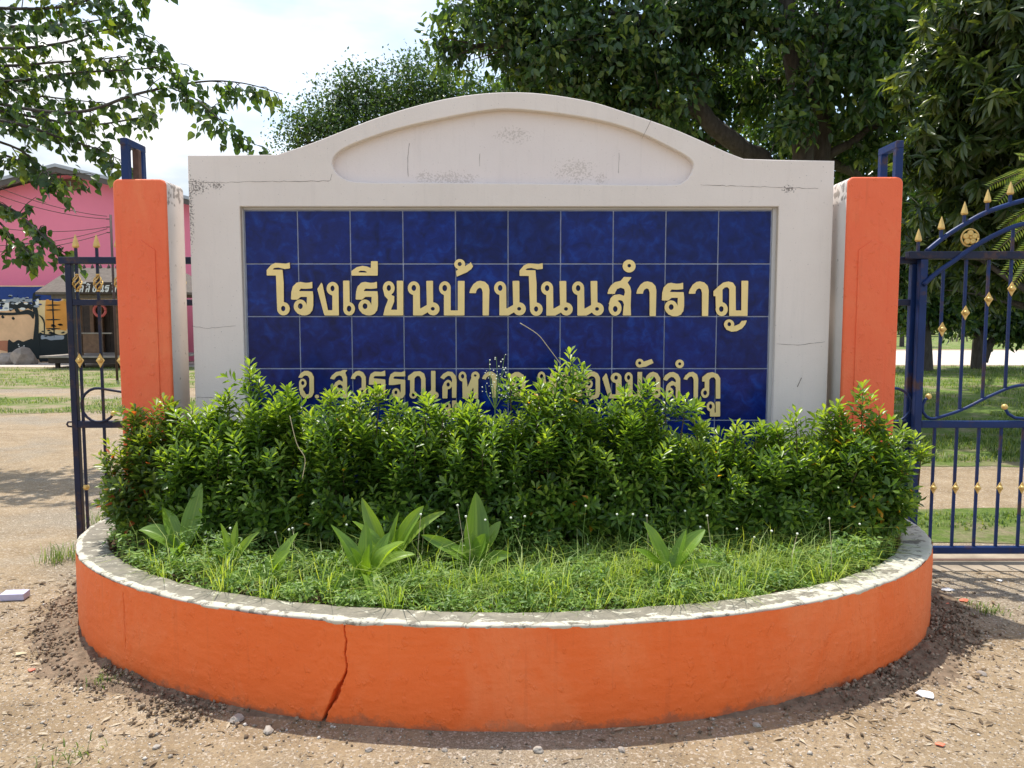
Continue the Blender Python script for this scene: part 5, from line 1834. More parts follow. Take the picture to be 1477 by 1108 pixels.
# swing frame on the field
sw = thing('swing_frame', (x_at(1372, 60, 480), 60, 0), 'thin pale metal swing frame on the far field', 'swing')
za_, zb_ = z_at(455, 60), 0.0
for px in (1369, 1390):
    x = x_at(px, 60, 470)
    MB().tube([(x - 0.5, 60, 0), (x, 60, za_)], 0.06, 6).build('leg', M['wood_grey'], sw)
    MB().tube([(x + 0.5, 60.3, 0), (x, 60, za_)], 0.06, 6).build('leg', M['wood_grey'], sw)
MB().tube([(x_at(1368, 60, 470), 60, za_), (x_at(1391, 60, 470), 60, za_)], 0.06, 6).build('top_bar', M['wood_grey'], sw)


# ------------------------------------------------------------------ hedge of shrubs in the planter
def shoot_leaves(p0, d, L, k, size, lite):
    """k leaves spiralling round a shoot from p0 along d"""
    p0, d = np.array(p0), np.array(d)
    e1 = norm(np.cross(d, np.array([0.3, 0.9, 0.2])))
    e2 = np.cross(d, e1)
    u = (np.arange(k) + 0.5) / k
    a = np.arange(k) * 2.399 + rng.uniform(0, 6.28)
    rad = np.cos(a)[:, None] * e1 + np.sin(a)[:, None] * e2
    open_ = (1.15 - 0.75 * u ** 1.5)[:, None]
    ax = norm(d * (1.15 - open_ * 0.6) + rad * open_ + rng.normal(size=(k, 3)) * 0.10)
    nr = norm(d * 1.0 - rad * 0.35 + np.array([0, 0, 0.3]))
    pos = p0 + d * (u * L)[:, None] + rad * 0.004
    sz = size * (0.75 + 0.5 * np.sin(np.pi * (0.15 + 0.75 * u))) * rng.uniform(0.85, 1.15, k)
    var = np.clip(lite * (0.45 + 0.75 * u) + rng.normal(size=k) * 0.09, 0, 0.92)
    return pos, ax, nr, sz, var


def shrub(px, hw_px, top, D, mat, label, seed, extra_share=0.0, sprigs=(), n=250, depth=0.34):
    D += 0.12 if 0 < seed < 11 else 0.03
    xc = (px - 738.5) / F * D
    ztop = z_at(top, D)
    t = thing('hedge_shrub', (xc, D, 0.36), label, 'shrub', None)
    zc_ = 0.62
    rx_, ry_, ru, rd_ = hw_px / F * D * 1.12, depth, ztop - zc_ - 0.04, 0.17
    P0, AX, NR_, SZ, VA = [], [], [], [], []
    st = MB()

    def add(p, d, L, k, size, lite):
        a = shoot_leaves(p, d, L, k, size, lite)
        P0.append(a[0]); AX.append(a[1]); NR_.append(a[2]); SZ.append(a[3]); VA.append(a[4])
    m = 0
    while m < n:
        d = rand_dir(1)[0]
        if d[1] > 0.75 and rng.uniform() < 0.7:
            continue
        f = rng.uniform(0.55, 1.0) ** 0.7 if m % 4 else rng.uniform(0.2, 0.65)
        box = 1.0 / (abs(d[0]) ** 3 + abs(d[1]) ** 3 + abs(d[2]) ** 3) ** (1 / 3)
        f *= 1 + (box - 1) * 0.75
        bumpk = 1 + 0.22 * noise.noise(Vector((d[0] * 2.2 + seed * 5, d[1] * 2.2, d[2] * 2.2)))
        q = np.array([xc + d[0] * rx_ * f * bumpk, D + d[1] * ry_ * f * bumpk, zc_ + d[2] * (ru if d[2] > 0 else rd_) * f * bumpk])
        if q[2] < 0.47:
            continue
        upw = 0.55 + 0.5 * max(0, d[2])
        dd = norm((np.array([d[0], d[1], d[2] * 0.6]) * 0.75 + np.array([0, -0.05, upw]) + rng.normal(size=3) * 0.22)[None])[0]
        L = rng.uniform(0.08, 0.14) if d[2] < 0.35 else rng.uniform(0.11, 0.20)
        if d[2] > 0.35:
            dd = norm((dd + np.array([0, 0, 0.8]))[None])[0]
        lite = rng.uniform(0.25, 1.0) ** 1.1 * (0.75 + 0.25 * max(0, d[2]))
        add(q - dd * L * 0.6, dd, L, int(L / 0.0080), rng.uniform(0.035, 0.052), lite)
        if m % 9 == 0:
            st.tube([(xc + (q[0] - xc) * 0.2, D + (q[1] - D) * 0.2, 0.34), tuple(np.array([xc, D, 0.45]) * 0.4 + q * 0.6), tuple(q)], [0.007, 0.005, 0.002], 5, False)
        m += 1
    for (sx, sy, dY, L) in sprigs:
        tip = np.array(P(sx, sy, D + dY * 0.5 - 0.06))
        d = norm((np.array([rng.normal() * 0.12, -0.05, 1.0]))[None])[0]
        add(tip - d * L, d, L, int(L / 0.0075), 0.048, rng.uniform(0.6, 0.98))
        for q in range(3):
            d2 = norm((d + rng.normal(size=3) * 0.35)[None])[0]
            add(tip - d * L * rng.uniform(0.7, 1.1) + np.array([rng.normal() * 0.03, rng.normal() * 0.03, 0]), d2, L * 0.7, 16, 0.046, rng.uniform(0.5, 0.95))
        st.tube([tuple(tip - d * L * 2), tuple(tip)], [0.004, 0.0015], 5, False)
    st.build('stem', M['twig'], t)
    pos, ax, nr, sz, var = map(np.concatenate, (P0, AX, NR_, SZ, VA))
    if extra_share:
        pick = rng.uniform(size=len(var)) < extra_share
        var[pick] = 1.0
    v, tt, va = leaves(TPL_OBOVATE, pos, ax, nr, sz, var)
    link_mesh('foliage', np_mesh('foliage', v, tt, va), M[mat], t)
    return t


SH = [(214, 50, 600, 3.92, 'hedge_red', 'leafy shrub with reddish inner leaves before the pillar by the dark gate', 0.035, [(235, 575, -0.05, 0.12), (195, 588, -0.05, 0.10), (250, 590, 0, 0.1)]),
      (300, 60, 592, 3.74, 'hedge', 'low green shrub next to the reddish-leaved one, against the white wall end', 0.0, [(330, 565, 0.05, 0.12), (278, 590, 0, 0.10)]),
      (392, 62, 575, 3.68, 'hedge', 'green shrub with a tall sprig at the first tile column', 0.0, [(360, 522, 0.12, 0.20), (372, 545, 0.10, 0.16), (415, 560, 0.05, 0.13)]),
      (492, 62, 578, 3.64, 'hedge_yellow', 'green shrub covering the first letters of the lower line', 0.004, [(478, 563, 0, 0.14), (520, 568, 0, 0.13), (548, 560, 0.0, 0.13)]),
      (592, 62, 590, 3.62, 'hedge', 'green shrub under the middle of the lower text line', 0.0, [(610, 570, 0, 0.12), (575, 580, 0, 0.12), (640, 588, 0, 0.1)]),
      (695, 62, 585, 3.62, 'hedge', 'green shrub below the gap between the two words of the lower line', 0.0, [(690, 585, 0, 0.12), (735, 545, 0.05, 0.15)]),
      (800, 66, 562, 3.62, 'hedge_yellow', 'tallest green shrub, its sprig rising past the lower text line', 0.006, [(822, 508, 0.08, 0.22), (805, 530, 0.06, 0.18), (842, 535, 0.05, 0.17), (780, 552, 0.0, 0.14)]),
      (905, 62, 580, 3.64, 'hedge', 'green shrub covering the last word of the lower text line', 0.0, [(935, 552, 0.06, 0.15), (900, 560, 0.05, 0.14), (960, 570, 0.05, 0.13), (990, 575, 0.05, 0.10)]),
      (1005, 55, 632, 3.68, 'hedge_yellow', 'lower green shrub under the last golden letter', 0.005, [(1000, 608, 0, 0.1), (1062, 612, 0.05, 0.12)]),
      (1105, 62, 632, 3.72, 'hedge', 'low green shrub at the tile edge, toward the arched gate', 0.0, [(1148, 592, 0.06, 0.13), (1098, 612, 0.05, 0.1), (1120, 615, 0, 0.1)]),
      (1205, 58, 615, 3.78, 'hedge_yellow', 'green shrub with a few yellow leaves, next to the rim end', 0.012, [(1210, 580, 0, 0.13), (1190, 590, 0.05, 0.12)]),
      (1258, 46, 622, 3.86, 'hedge_yellow', 'end shrub with coppery top sprig before the pillar by the arched gate', 0.02, [(1245, 553, 0.10, 0.20), (1268, 590, 0, 0.13), (1300, 615, 0, 0.12), (1330, 645, 0, 0.10)])]
for i, (px, hw_, top, D, mat, lab, ex, spr) in enumerate(SH):
    shrub(px, hw_, top, D, mat, lab, i, ex, spr, n=430 if i in (0, 11) else 520, depth=0.24 if i in (0, 11) else 0.235)


# ------------------------------------------------------------------ broad-leaved plants
def broad_leaf(base, tip, arch_, W, twist, parent, seed, var):
    b, e = Vector(base), Vector(tip)
    L = (e - b).length
    c = b.lerp(e, 0.45) + Vector((0, 0, arch_ * L))
    hor = Vector((e.x - b.x, e.y - b.y, 0))
    if hor.length < 0.02:
        hor = Vector((0.3, -1, 0))
    hor.normalize()
    V, T, NS, NC = [], [], 14, 12
    for i in range(NS + 1):
        u = i / NS
        p = b * (1 - u) ** 2 + c * 2 * u * (1 - u) + e * u * u
        tg = ((c - b) * (1 - u) + (e - c) * u).normalized()
        up = Vector((-hor.x * 0.3, -hor.y * 0.3 - 0.75, 0.8))
        nr = (up - tg * up.dot(tg))
        nr.normalize()
        sd = tg.cross(nr)
        a = twist * u + 0.15 * math.sin(u * 5 + seed)
        sd2 = sd * math.cos(a) + nr * math.sin(a)
        nr2 = nr * math.cos(a) - sd * math.sin(a)
        w = 1.02 * W * (0.10 + 0.90 * math.sin(math.pi * min(1, max(0, (u - 0.10) / 0.9)) ** 0.85) ** 0.85) if u < 0.999 else 0.002
        if u < 0.12:
            w = W * 0.12
        for j in range(NC + 1):
            k = j / NC * 2 - 1
            fold = 0.62 * abs(k) * w * (1.0 - 0.5 * u) + 0.02 * w * math.sin(abs(k) * 14)
            rip = 0.05 * w * math.sin(u * 13 + seed + k) * abs(k)
            V.append(p + sd2 * (k * w) + nr2 * (fold + rip))
    for i in range(NS):
        for j in range(NC):
            a0 = i * (NC + 1) + j
            T += [(a0, a0 + 1, a0 + NC + 2), (a0, a0 + NC + 2, a0 + NC + 1)]
    V = np.array([tuple(p) for p in V])
    me = np_mesh('leaf', V, np.array(T), np.clip(np.full(len(V), var) + np.tile(np.array([0.10 * (-1) ** j + (0.5 if j == NC // 2 else 0) for j in range(NC + 1)]), NS + 1), 0, 1))
    me.polygons.foreach_set('use_smooth', [True] * len(me.polygons))
    return link_mesh('leaf', me, M['canna'], parent)


def broad_plant(bx, by, D, tips, label, seed):
    zs = 0.35
    base = P(bx, by, D); base.z = zs
    t = thing('broadleaf_plant', (base.x, D, zs), label, 'plant')
    pr = random.Random(seed)
    sm_ = MB()
    sm_.tube([base - Vector((0, 0, 0.02)), base + Vector((0, 0, 0.05)), base + Vector((0.003, 0, 0.11))], [0.014, 0.012, 0.008], 7)
    sm_.build('stem', M['green_stem'], t)
    for i, (tx, ty, dY, W, ar) in enumerate(tips):
        tip = P(tx, ty, D + dY)
        tip.z = max(tip.z, 0.365)
        broad_leaf(base + Vector((pr.gauss(0, .006), pr.gauss(0, .006), 0.02 + pr.random() * 0.05)), tip, ar, W, pr.uniform(-0.7, 0.7), t, seed * 3.1 + i, pr.uniform(0.15, 0.95))


broad_plant(262, 803, 3.52, [(291, 697, 0.12, 0.042, 0.05), (200, 765, 0.0, 0.046, 0.35), (234, 732, 0.1, 0.034, 0.25), (310, 760, 0.1, 0.03, 0.3), (250, 800, -0.2, 0.03, 0.3)],
            'tall shaded broad-leaved plant before the reddish end shrub', 1)
broad_plant(335, 812, 3.38, [(318, 755, 0, 0.022, 0.1), (342, 752, 0.02, 0.022, 0.08), (374, 768, -0.02, 0.020, 0.25), (305, 795, -0.06, 0.02, 0.3)], 'small upright broad-leaved plant with four leaves beside the tall shaded one', 2)
broad_plant(388, 858, 3.22, [(430, 768, 0.03, 0.034, 0.08), (335, 848, -0.06, 0.022, 0.35), (388, 800, 0.04, 0.018, 0.1), (418, 795, -0.05, 0.03, 0.15), (360, 842, 0.05, 0.02, 0.3)], 'broad-leaved plant at the inner rim edge with one leaf bent low', 3)
broad_plant(532, 858, 3.2, [(477, 757, 0.0, 0.034, 0.10), (528, 752, 0.06, 0.032, 0.02), (505, 790, -0.06, 0.034, 0.1), (533, 785, -0.08, 0.036, 0.05), (583, 782, -0.04, 0.045, 0.18), (470, 868, -0.10, 0.022, 0.5),
                            (542, 872, -0.16, 0.040, 0.55), (600, 800, 0.06, 0.03, 0.3), (562, 768, 0.05, 0.03, 0.1)], 'largest broad-leaved plant with a crowd of upright leaves near the rim', 4)
broad_plant(560, 815, 3.36, [(522, 718, 0.06, 0.034, 0.12), (576, 738, 0.0, 0.034, 0.1), (611, 730, -0.05, 0.040, 0.15), (642, 738, 0.05, 0.024, 0.3), (508, 752, -0.04, 0.035, 0.2)], 'broad-leaved plant with splayed leaves standing behind the largest one', 5)
broad_plant(688, 838, 3.36, [(686, 710, 0.06, 0.055, 0.02), (722, 752, 0.08, 0.030, 0.2), (650, 790, -0.05, 0.032, 0.2), (608, 772, -0.02, 0.030, 0.15), (664, 782, 0.02, 0.040, 0.05), (738, 800, -0.06, 0.030, 0.25), (700, 770, -0.04, 0.05, 0.0)],
            'tall broad-leaved plant with one high folded leaf in the middle of the grass', 6)
broad_plant(966, 842, 3.20, [(928, 752, 0.02, 0.052, 0.05), (914, 792, -0.05, 0.032, 0.2), (990, 764, 0.02, 0.030, 0.08), (1017, 764, 0.05, 0.038, 0.2), (940, 846, -0.1, 0.03, 0.5), (1040, 815, -0.04, 0.02, 0.3)], 'broad-leaved plant with a spray of five leaves in the taller grass', 7)
broad_plant(735, 866, 3.14, [(714, 838, 0.0, 0.02, 0.1), (752, 866, -0.1, 0.022, 0.6), (760, 850, 0.03, 0.014, 0.2)], 'small young broad-leaved plant close to the rim in the middle', 8)


# ------------------------------------------------------------------ grass and weeds in the planter
def in_planter(n, d0, d1, x0=-2.1, x1=2.1):
    out = []
    while len(out) < n:
        x = rng.uniform(x0, x1, 4000); y = rng.uniform(d0, d1, 4000)
        e = ((x - PCX) / (PA - 0.16)) ** 2 + ((y - PCY) / (PB - 0.16)) ** 2
        ok = e < 1
        out += list(zip(x[ok], y[ok]))
    return np.array(out[:n])


q = in_planter(7000, 2.75, 3.75)
keep = rng.uniform(size=len(q)) < np.clip((q[:, 0] + 0.9) / 0.9, 0.12, 1)
q = q[keep]
nz_ = np.array([noise.noise(Vector((x * 4, y * 4, 3))) for x, y in q])
h = np.clip((0.05 + 0.04 * np.clip((q[:, 1] - 2.85) / 0.4, 0, 1)) * (1 + 0.9 * nz_) * rng.uniform(0.5, 1.6, len(q)), 0.02, 0.16)
pos = np.column_stack([q, np.full(len(q), 0.345)])
A = [blades(pos, h * 1.4, rng.uniform(0.003, 0.006, len(q)), rng.uniform(0.5, 1.7, len(q)), np.clip(rng.uniform(0, 1, len(q)) * 0.7 + 0.2 + nz_ * 0.4, 0, 1))]
tc = in_planter(190, 2.95, 3.72, -1.7, 1.9)
for (x, y) in tc:
    if x < -0.2 and rng.uniform() < 0.55:
        continue
    n = int(rng.integers(14, 30))
    q2 = np.array([[x, y]]) + rng.normal(size=(n, 2)) * 0.014
    A.append(blades(np.column_stack([q2, np.full(n, 0.345)]), rng.uniform(0.10, 0.27, n) * rng.uniform(0.7, 1.2), rng.uniform(0.003, 0.0055, n), rng.uniform(0.3, 1.7, n), rng.uniform(0.3, 1, n)))
q2 = in_planter(520, 3.05, 3.75, -1.8, 1.95)
A.append(blades(np.column_stack([q2, np.full(len(q2), 0.35)]), rng.uniform(0.18, 0.38, len(q2)), rng.uniform(0.002, 0.0038, len(q2)), rng.uniform(0.3, 1.5, len(q2)), rng.uniform(0.4, 1, len(q2))))
v, tt, va = join_np(A)
tag(link_mesh('planter_grass', np_mesh('planter_grass', v, tt, va), M['grass']), 'bright green grass filling the front of the planter', 'grass', kind='stuff')
# leafy weeds: little sprigs of a few leaves each
q = in_planter(5200, 2.72, 3.95)
k = 7
n = len(q) * k
hq = 0.02 + (0.10 + 0.10 * np.clip((q[:, 1] - 3.1) / 0.5, 0, 1)) * np.clip(0.5 + np.array([noise.noise(Vector((x * 5, y * 5, 8))) for x, y in q]), 0, 1.2) * rng.uniform(0.3, 1.2, len(q))
top = np.column_stack([q, 0.345 + hq])
pos = np.repeat(top, k, 0) + rng.normal(size=(n, 3)) * np.array([0.014, 0.014, 0.012])
pos[:, 2] = np.maximum(pos[:, 2], 0.348)
ax = rand_dir(n); ax[:, 2] = ax[:, 2] * 0.5 + 0.15
nr = rand_dir(n) * 0.55 + np.array([0, -0.25, 1])
vr = np.clip(np.repeat(rng.uniform(0, 1, len(q)), k) * 0.7 + rng.uniform(0, 0.3, n), 0, 1)
v, tt, va = leaves(TPL_OBOVATE, pos, ax, nr, rng.uniform(0.016, 0.036, n), vr)
tag(link_mesh('ground_cover', np_mesh('ground_cover', v, tt, va), M['cover']), 'small-leaved green weeds covering the planter soil', 'weeds', kind='stuff')

hm = MB(); ball(hm, (0, 0, 0), 0.0048)
hm = hm.mesh('flower_head'); hm.materials.append(M['flower'])
FL = [(332, 762), (397, 768), (417, 764), (422, 762), (500, 757), (607, 742), (640, 748), (660, 729), (737, 747), (744, 747), (757, 745), (612, 758), (632, 760), (672, 745), (676, 744), (700, 750), (845, 730), (848, 785), (913, 742), (933, 744),
      (988, 737), (1020, 744), (1063, 763), (1088, 775), (1113, 766), (1010, 760), (890, 742), (1196, 748), (1240, 756), (1150, 770)]
for i, (fx, fy) in enumerate(FL):
    D = 3.38 + 0.15 * math.sin(i * 2.3)
    p = P(fx, fy, D)
    w = thing('wildflower', (p.x + 0.02 * math.sin(i), D, 0.345), 'tiny white flower head on a thin stalk above the planter grass', 'flower', 'white wildflowers in the planter')
    st = MB().tube([(0, 0, 0), (0.01 * math.sin(i * 3), 0, (p.z - 0.345) * 0.6), (-0.02 * math.sin(i), 0, p.z - 0.345)], [0.0011, 0.0009, 0.0008], 4, False)
    st.build('stalk', M['straw'] if i % 2 else M['green_stem'], w, True)
    o = link_mesh('flower_head', hm, None, w, True)
    o.location = (-0.02 * math.sin(i), 0, p.z - 0.345)

# bare dry stalks and a pale weed in the hedge
for i, (pts, D, lab) in enumerate(((((418, 600), (428, 640), (440, 662), (436, 690)), 3.3, 'pale bent dry stalk hanging on the shrub by the first tile column'),
                                   (((750, 466), (775, 482), (790, 500), (812, 530)), 3.75, 'thin dry stalk leaning across the tiles beside the tallest shrub'))):
    tag(MB().tube(smooth3([P(x, y, D + 0.02 * k) for k, (x, y) in enumerate(pts)], 4), [0.0018] * 13, 5).build('dry_stalk', M['straw']), lab, 'stalk')
wd = thing('pale_weed', (P(712, 560, 3.72).x, 3.72, 0.36), 'spindly pale weed with tiny white buds rising before the tiles', 'weed')
wm, wfm = MB(), MB()
wr = random.Random(3)
root = Vector((P(716, 600, 3.72).x, 3.72, 0.36))
fork = P(714, 590, 3.72)
wm.tube([root, fork], [0.003, 0.0025], 5, False)
for tx, ty in ((706, 520), (716, 515), (728, 512), (720, 540), (700, 555), (705, 535), (730, 530), (735, 560)):
    tip = P(tx, ty, 3.72 + wr.uniform(-0.06, 0.06))
    mid = fork.lerp(tip, 0.5) + Vector((wr.gauss(0, .01), 0, 0.01))
    wm.tube([fork, mid, tip], [0.0022, 0.0016, 0.001], 4, False)
    for k in range(7):
        u = 0.55 + 0.45 * k / 6
        c = fork.lerp(tip, u) + Vector((wr.gauss(0, .012), wr.gauss(0, .01), wr.gauss(0, .01)))
        ball(wfm, c, wr.uniform(0.0016, 0.0034))
wm.build('stalk', M['green_stem'], wd)
wfm.build('buds', M['flower'], wd)


# ------------------------------------------------------------------ grass blades on the lawns seen through the gates
def field(n, x0, x1, y0, y1, hmin, hmax, fx=None):
    y = rng.uniform(y0, y1, n)
    x = rng.uniform(x0, x1, n) * (y if fx else 1)
    k = np.array([noise.noise(Vector((a * 0.9, b * 0.9, 2))) for a, b in zip(x, y)]) > -0.12
    x, y = x[k], y[k]
    m = len(x)
    return blades(np.column_stack([x, y, np.full(m, 0.003)]), rng.uniform(hmin, hmax, m), rng.uniform(0.006, 0.014, m), rng.uniform(0.3, 1.4, m), rng.uniform(0, 1, m))


v, tt, va = join_np([field(16000, 0.44, 0.86, 8.2, 13, 0.04, 0.10, True), field(15000, 0.46, 0.80, 13, 26, 0.05, 0.14, True), field(3500, 2.55, 6.4, 5.1, 5.95, 0.02, 0.06)])
tag(link_mesh('lawn_grass', np_mesh('lawn_grass', v, tt, va), M['field_grass']), 'rough lawn grass behind the arched gate', 'grass', kind='stuff')
v, tt, va = join_np([field(6000, -0.80, -0.40, 12.6, 15.2, 0.03, 0.07, True), field(9000, -0.78, -0.36, 18, 25.5, 0.04, 0.10, True)])
tag(link_mesh('yard_grass', np_mesh('yard_grass', v, tt, va), M['field_grass']), 'thin patchy grass in the yard before the pink building', 'grass', kind='stuff')


# ------------------------------------------------------------------ litter, stones and soil on the ground
TPL_OCTA = (np.array([(1, 0, 0), (-1, 0, 0), (0, 1, 0), (0, -1, 0), (0, 0, 0.7), (0, 0, -0.7)], float),
            np.array([(0, 2, 4), (2, 1, 4), (1, 3, 4), (3, 0, 4), (2, 0, 5), (1, 2, 5), (3, 1, 5), (0, 3, 5)]))


def outside(n, x0, x1, y0, y1, dens=None):
    out = []
    while len(out) < n:
        x = rng.uniform(x0, x1, 5000); y = rng.uniform(y0, y1, 5000)
        ok = ((x - PCX) / (PA + 0.01)) ** 2 + ((y - PCY) / (PB + 0.01)) ** 2 > 1
        if dens is not None:
            ok &= rng.uniform(size=5000) < dens(x, y)
        out += list(zip(x[ok], y[ok]))
    return np.array(out[:n])


def edge_dist(x, y):
    e = np.sqrt(((x - PCX) / PA) ** 2 + ((y - PCY) / PB) ** 2)
    return (e - 1) * np.hypot(x - PCX, y - PCY) / np.maximum(e, 1e-6)


q = outside(14000, -3.4, 3.4, 2.0, 4.4)
sz = (0.0014 + 0.0045 * rng.uniform(0, 1, len(q)) ** 2) * (1 + 1.2 * (rng.uniform(size=len(q)) < 0.05))
v, tt, va = leaves(TPL_OCTA, np.column_stack([q, sz * 0.25]), rand_dir(len(q)) * np.array([1, 1, 0.25]), rand_dir(len(q)) * 0.3 + np.array([0, 0, 1]), sz, rng.uniform(0, 1, len(q)))
M['pebbles'] = m_leaf('small_gravel', (0.16, 0.125, 0.09), (0.34, 0.29, 0.23), (0.62, 0.57, 0.50), 0.0, 0.9, (1, 1, 1), spec=0.2)
tag(link_mesh('gravel', np_mesh('gravel', v, tt, va), M['pebbles']), 'scattered small gravel on the dirt', 'gravel', kind='stuff')
den = lambda x, y: np.exp(-(edge_dist(x, y) / 0.15) ** 2) * np.clip((np.abs(x) - 0.9) / 0.6, 0.04, 1) * np.clip(0.5 + 1.1 * np.array([noise.noise(Vector((a * 3, b * 3, 1))) for a, b in zip(x, y)]), 0.05, 1)
q = outside(5000, -2.9, 3.3, 2.6, 4.4, den)
sz = 0.002 + 0.011 * rng.uniform(0, 1, len(q)) ** 3
v, tt, va = leaves(TPL_OCTA, np.column_stack([q, sz * rng.uniform(0.1, 1.0, len(q)) + 0.020 * np.clip(1 - edge_dist(q[:, 0], q[:, 1]) / 0.22, 0, 1) * np.clip((np.abs(q[:, 0]) - 0.9) / 0.6, 0, 1)]), rand_dir(len(q)), rand_dir(len(q)), sz, rng.uniform(0, 1, len(q)))
M['crumbs'] = m_leaf('soil_crumb', (0.12, 0.088, 0.06), (0.21, 0.155, 0.108), (0.36, 0.28, 0.20), 0.0, 1.0, (1, 1, 1), spec=0.1)
tag(link_mesh('soil_crumbs', np_mesh('soil_crumbs', v, tt, va), M['crumbs']), 'dark crumbly soil heaped along the planter foot', 'soil', kind='stuff')
bank_v, bank_f = [], []
NBT, NBR = 520, 26
for i in range(NBT + 1):
    t_ = math.pi * i / NBT
    side = max(0.0, min(1.0, (abs(math.cos(t_)) - 0.30) / 0.45))
    for j in range(NBR + 1):
        k_ = j / NBR
        wd_ = 0.03 + side * (0.24 + 0.16 * noise.noise(Vector((t_ * 5, 3, 0))) + 0.09 * noise.noise(Vector((t_ * 23, 3, 0))) + 0.04 * noise.noise(Vector((t_ * 60, 3, 0))))
        x, y, _, _ = ell(t_, 0.03 - k_ * wd_)
        hz = 0.026 * side * (1 - k_) ** 1.3 * (0.8 + 1.1 * noise.noise(Vector((x * 9, y * 9, 2)))) + 0.016 * side * (1 - k_) ** 0.6 * noise.noise(Vector((x * 38, y * 38, 5))) + 0.008 * side * noise.noise(Vector((x * 90, y * 90, 5)))
        bank_v.append((x, y, max(-0.003, hz) + 0.004 - 0.012 * k_ ** 3))
for i in range(NBT):
    for j in range(NBR):
        a0 = i * (NBR + 1) + j
        bank_f.append((a0, a0 + 1, a0 + NBR + 2, a0 + NBR + 1))
M['bank'] = m_simple('loose_brown_soil', (0.205, 0.150, 0.102), 1.0, 0, 0.55, 22, 1.0, 0.1)
tag(MB().add(bank_v, bank_f, True).build('soil_bank', M['bank']), kind='structure')
den2 = lambda x, y: 0.15 + 0.85 * np.exp(-(edge_dist(x, y) / 0.5) ** 2) * (np.abs(x) > 1.2)
q = outside(1500, -3.6, 3.8, 2.1, 4.6, den2)
n = len(q)
v, tt, va = leaves(TPL_LEAFLET, np.column_stack([q, rng.uniform(0.003, 0.008, n)]), rand_dir(n) * np.array([1, 1, 0.08]), rand_dir(n) * 0.35 + np.array([0, 0, 1]), rng.uniform(0.012, 0.06, n), rng.uniform(0, 1, n))
tag(link_mesh('leaf_litter', np_mesh('leaf_litter', v, tt, va), M['litter']), 'dry leaf bits strewn over the dirt', 'litter', kind='stuff')


def gpt(px, py):
    """point on the ground seen at that photo pixel"""
    u, vv = (px - 738.5) / F, -(py - 554) / F
    d = Vector((u, math.sin(PITCH) * vv + math.cos(PITCH), math.cos(PITCH) * vv - math.sin(PITCH)))
    return d * (-H / d.z)


for i, (px, py, r, lab) in enumerate(((777, 1084, 0.020, 'grey rounded stone lying before the middle of the planter'), (897, 1083, 0.015, 'small white stone on the dirt right of the grey rounded one'),
                                      (532, 1083, 0.013, 'flat pale stone on the dirt below the long crack'), (387, 1056, 0.022, 'round brown pebble near the planter foot below the bubbled paint'),
                                      (342, 1040, 0.030, 'flat pale stone half sunk in soil at the planter foot'), (1416, 973, 0.018, 'light angular stone out on the dirt by the arched gate'),
                                      (1398, 993, 0.012, 'small dark pebble next to the light angular stone'), (1091, 1047, 0.016, 'bluish grey pebble in the planter shadow'),
                                      (226, 1079, 0.014, 'dark pebble out on the dirt by the reddish weed tuft'), (641, 1083, 0.012, 'tiny white stone at the edge of the planter shadow'))):
    c = gpt(px, py)
    boulder('stone', (c.x, c.y, 0), (r, r * 0.8, r * 0.65), M['pebble'] if 'pale' not in lab and 'white' not in lab and 'light' not in lab else M['wood_grey'], lab, 'stone', None, i, sub=2)
c = gpt(22, 864)
o = MB().bbox((-0.062, -0.035, 0.004), (0.062, 0.035, 0.040), 0.003).build('carton', M['lilac'])
o.location = (c.x, c.y, 0); o.rotation_euler = (0.05, 0, 0.1)
tag(o, 'small pale lilac carton lying on the dirt', 'carton')


def scrap(px, py, r, mat, name, label, cat, seed):
    c = gpt(px, py)
    pr = random.Random(seed)
    n = 9
    top = [(r * pr.uniform(0.5, 1.2) * math.cos(2 * math.pi * k / n), r * pr.uniform(0.35, 0.9) * math.sin(2 * math.pi * k / n), 0.006 + pr.uniform(0, 0.22) * r) for k in range(n)]
    vs = [(0, 0, 0.010 + 0.15 * r)] + top + [(x, y, max(0.001, z - 0.003)) for x, y, z in top]
    fs = [(0, 1 + k, 1 + (k + 1) % n) for k in range(n)] + [(1 + k, 1 + n + k, 1 + n + (k + 1) % n, 1 + (k + 1) % n) for k in range(n)] + [tuple(1 + n + k for k in range(n))[::-1]]
    o = MB().add(vs, fs).build(name, mat)
    o.location = (c.x, c.y, 0)
    return tag(o, label, cat)


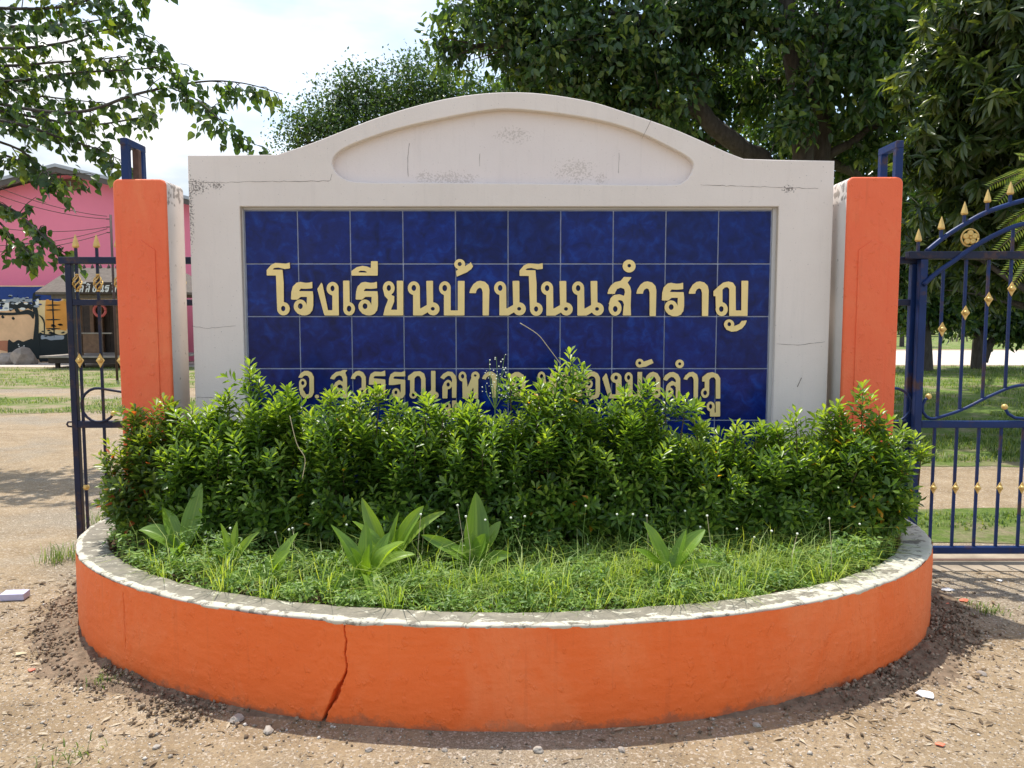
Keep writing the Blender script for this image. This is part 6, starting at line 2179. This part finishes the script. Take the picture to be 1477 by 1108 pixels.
scrap(1336, 1004, 0.045, M['white'], 'paper_scrap', 'torn white paper scrap on the dirt before the planter end', 'paper', 1)
scrap(1366, 852, 0.036, M['white'], 'plastic_scrap', 'crumpled whitish plastic beside the planter by the arched gate', 'plastic', 2)
scrap(1442, 839, 0.020, M['white'], 'bottle_cap', 'small white cap lying on the dirt by the gate track', 'cap', 3)
scrap(1368, 873, 0.020, M['redflake'], 'paint_flake', 'red paint flake lying in front of the crumpled plastic', 'flake', 4)
scrap(1390, 868, 0.028, M['redflake'], 'paint_flake', 'long red paint flake beyond the crumpled plastic', 'flake', 5)
scrap(1356, 1076, 0.018, M['redflake'], 'paint_flake', 'orange paint flake on the dirt below the paper scrap', 'flake', 6)
scrap(46, 968, 0.022, M['redflake'], 'paint_flake', 'orange paint flake on the dirt in front of the lilac carton', 'flake', 7)
scrap(61, 843, 0.024, M['litter'], 'dry_leaf', 'pale dry leaf lying near the lilac carton', 'leaf', 8)
scrap(30, 945, 0.03, M['straw'], 'dry_leaf', 'straw-coloured dry leaf by the soil heap', 'leaf', 9)
scrap(80, 918, 0.035, M['straw'], 'dry_leaf', 'whitish curled leaf on the soil heap beside the planter', 'leaf', 10)


def tuft(px, py, n, h, lab):
    c = gpt(px, py)
    q = rng.normal(size=(n, 2)) * 0.05 + np.array([c.x, c.y])
    v, tt, va = blades(np.column_stack([q, np.zeros(n)]), rng.uniform(0.4, 1.0, n) * h, rng.uniform(0.003, 0.006, n), rng.uniform(0.3, 1.3, n), rng.uniform(0, 0.9, n))
    o = link_mesh('grass_tuft', np_mesh('grass_tuft', v, tt, va), M['field_grass'])
    tag(o, lab, 'grass', kind='stuff')


tuft(88, 808, 90, 0.16, 'grass tuft growing at the foot of the dark gate post')
tuft(102, 1094, 40, 0.05, 'low grass tuft on the open dirt')
tuft(150, 985, 40, 0.06, 'weed tuft on the soil heap by the planter')
tuft(140, 760, 40, 0.2, 'tall thin grass between the gate bars and the rim end')
tuft(1420, 880, 120, 0.04, 'creeping weeds on the dirt by the arched gate')
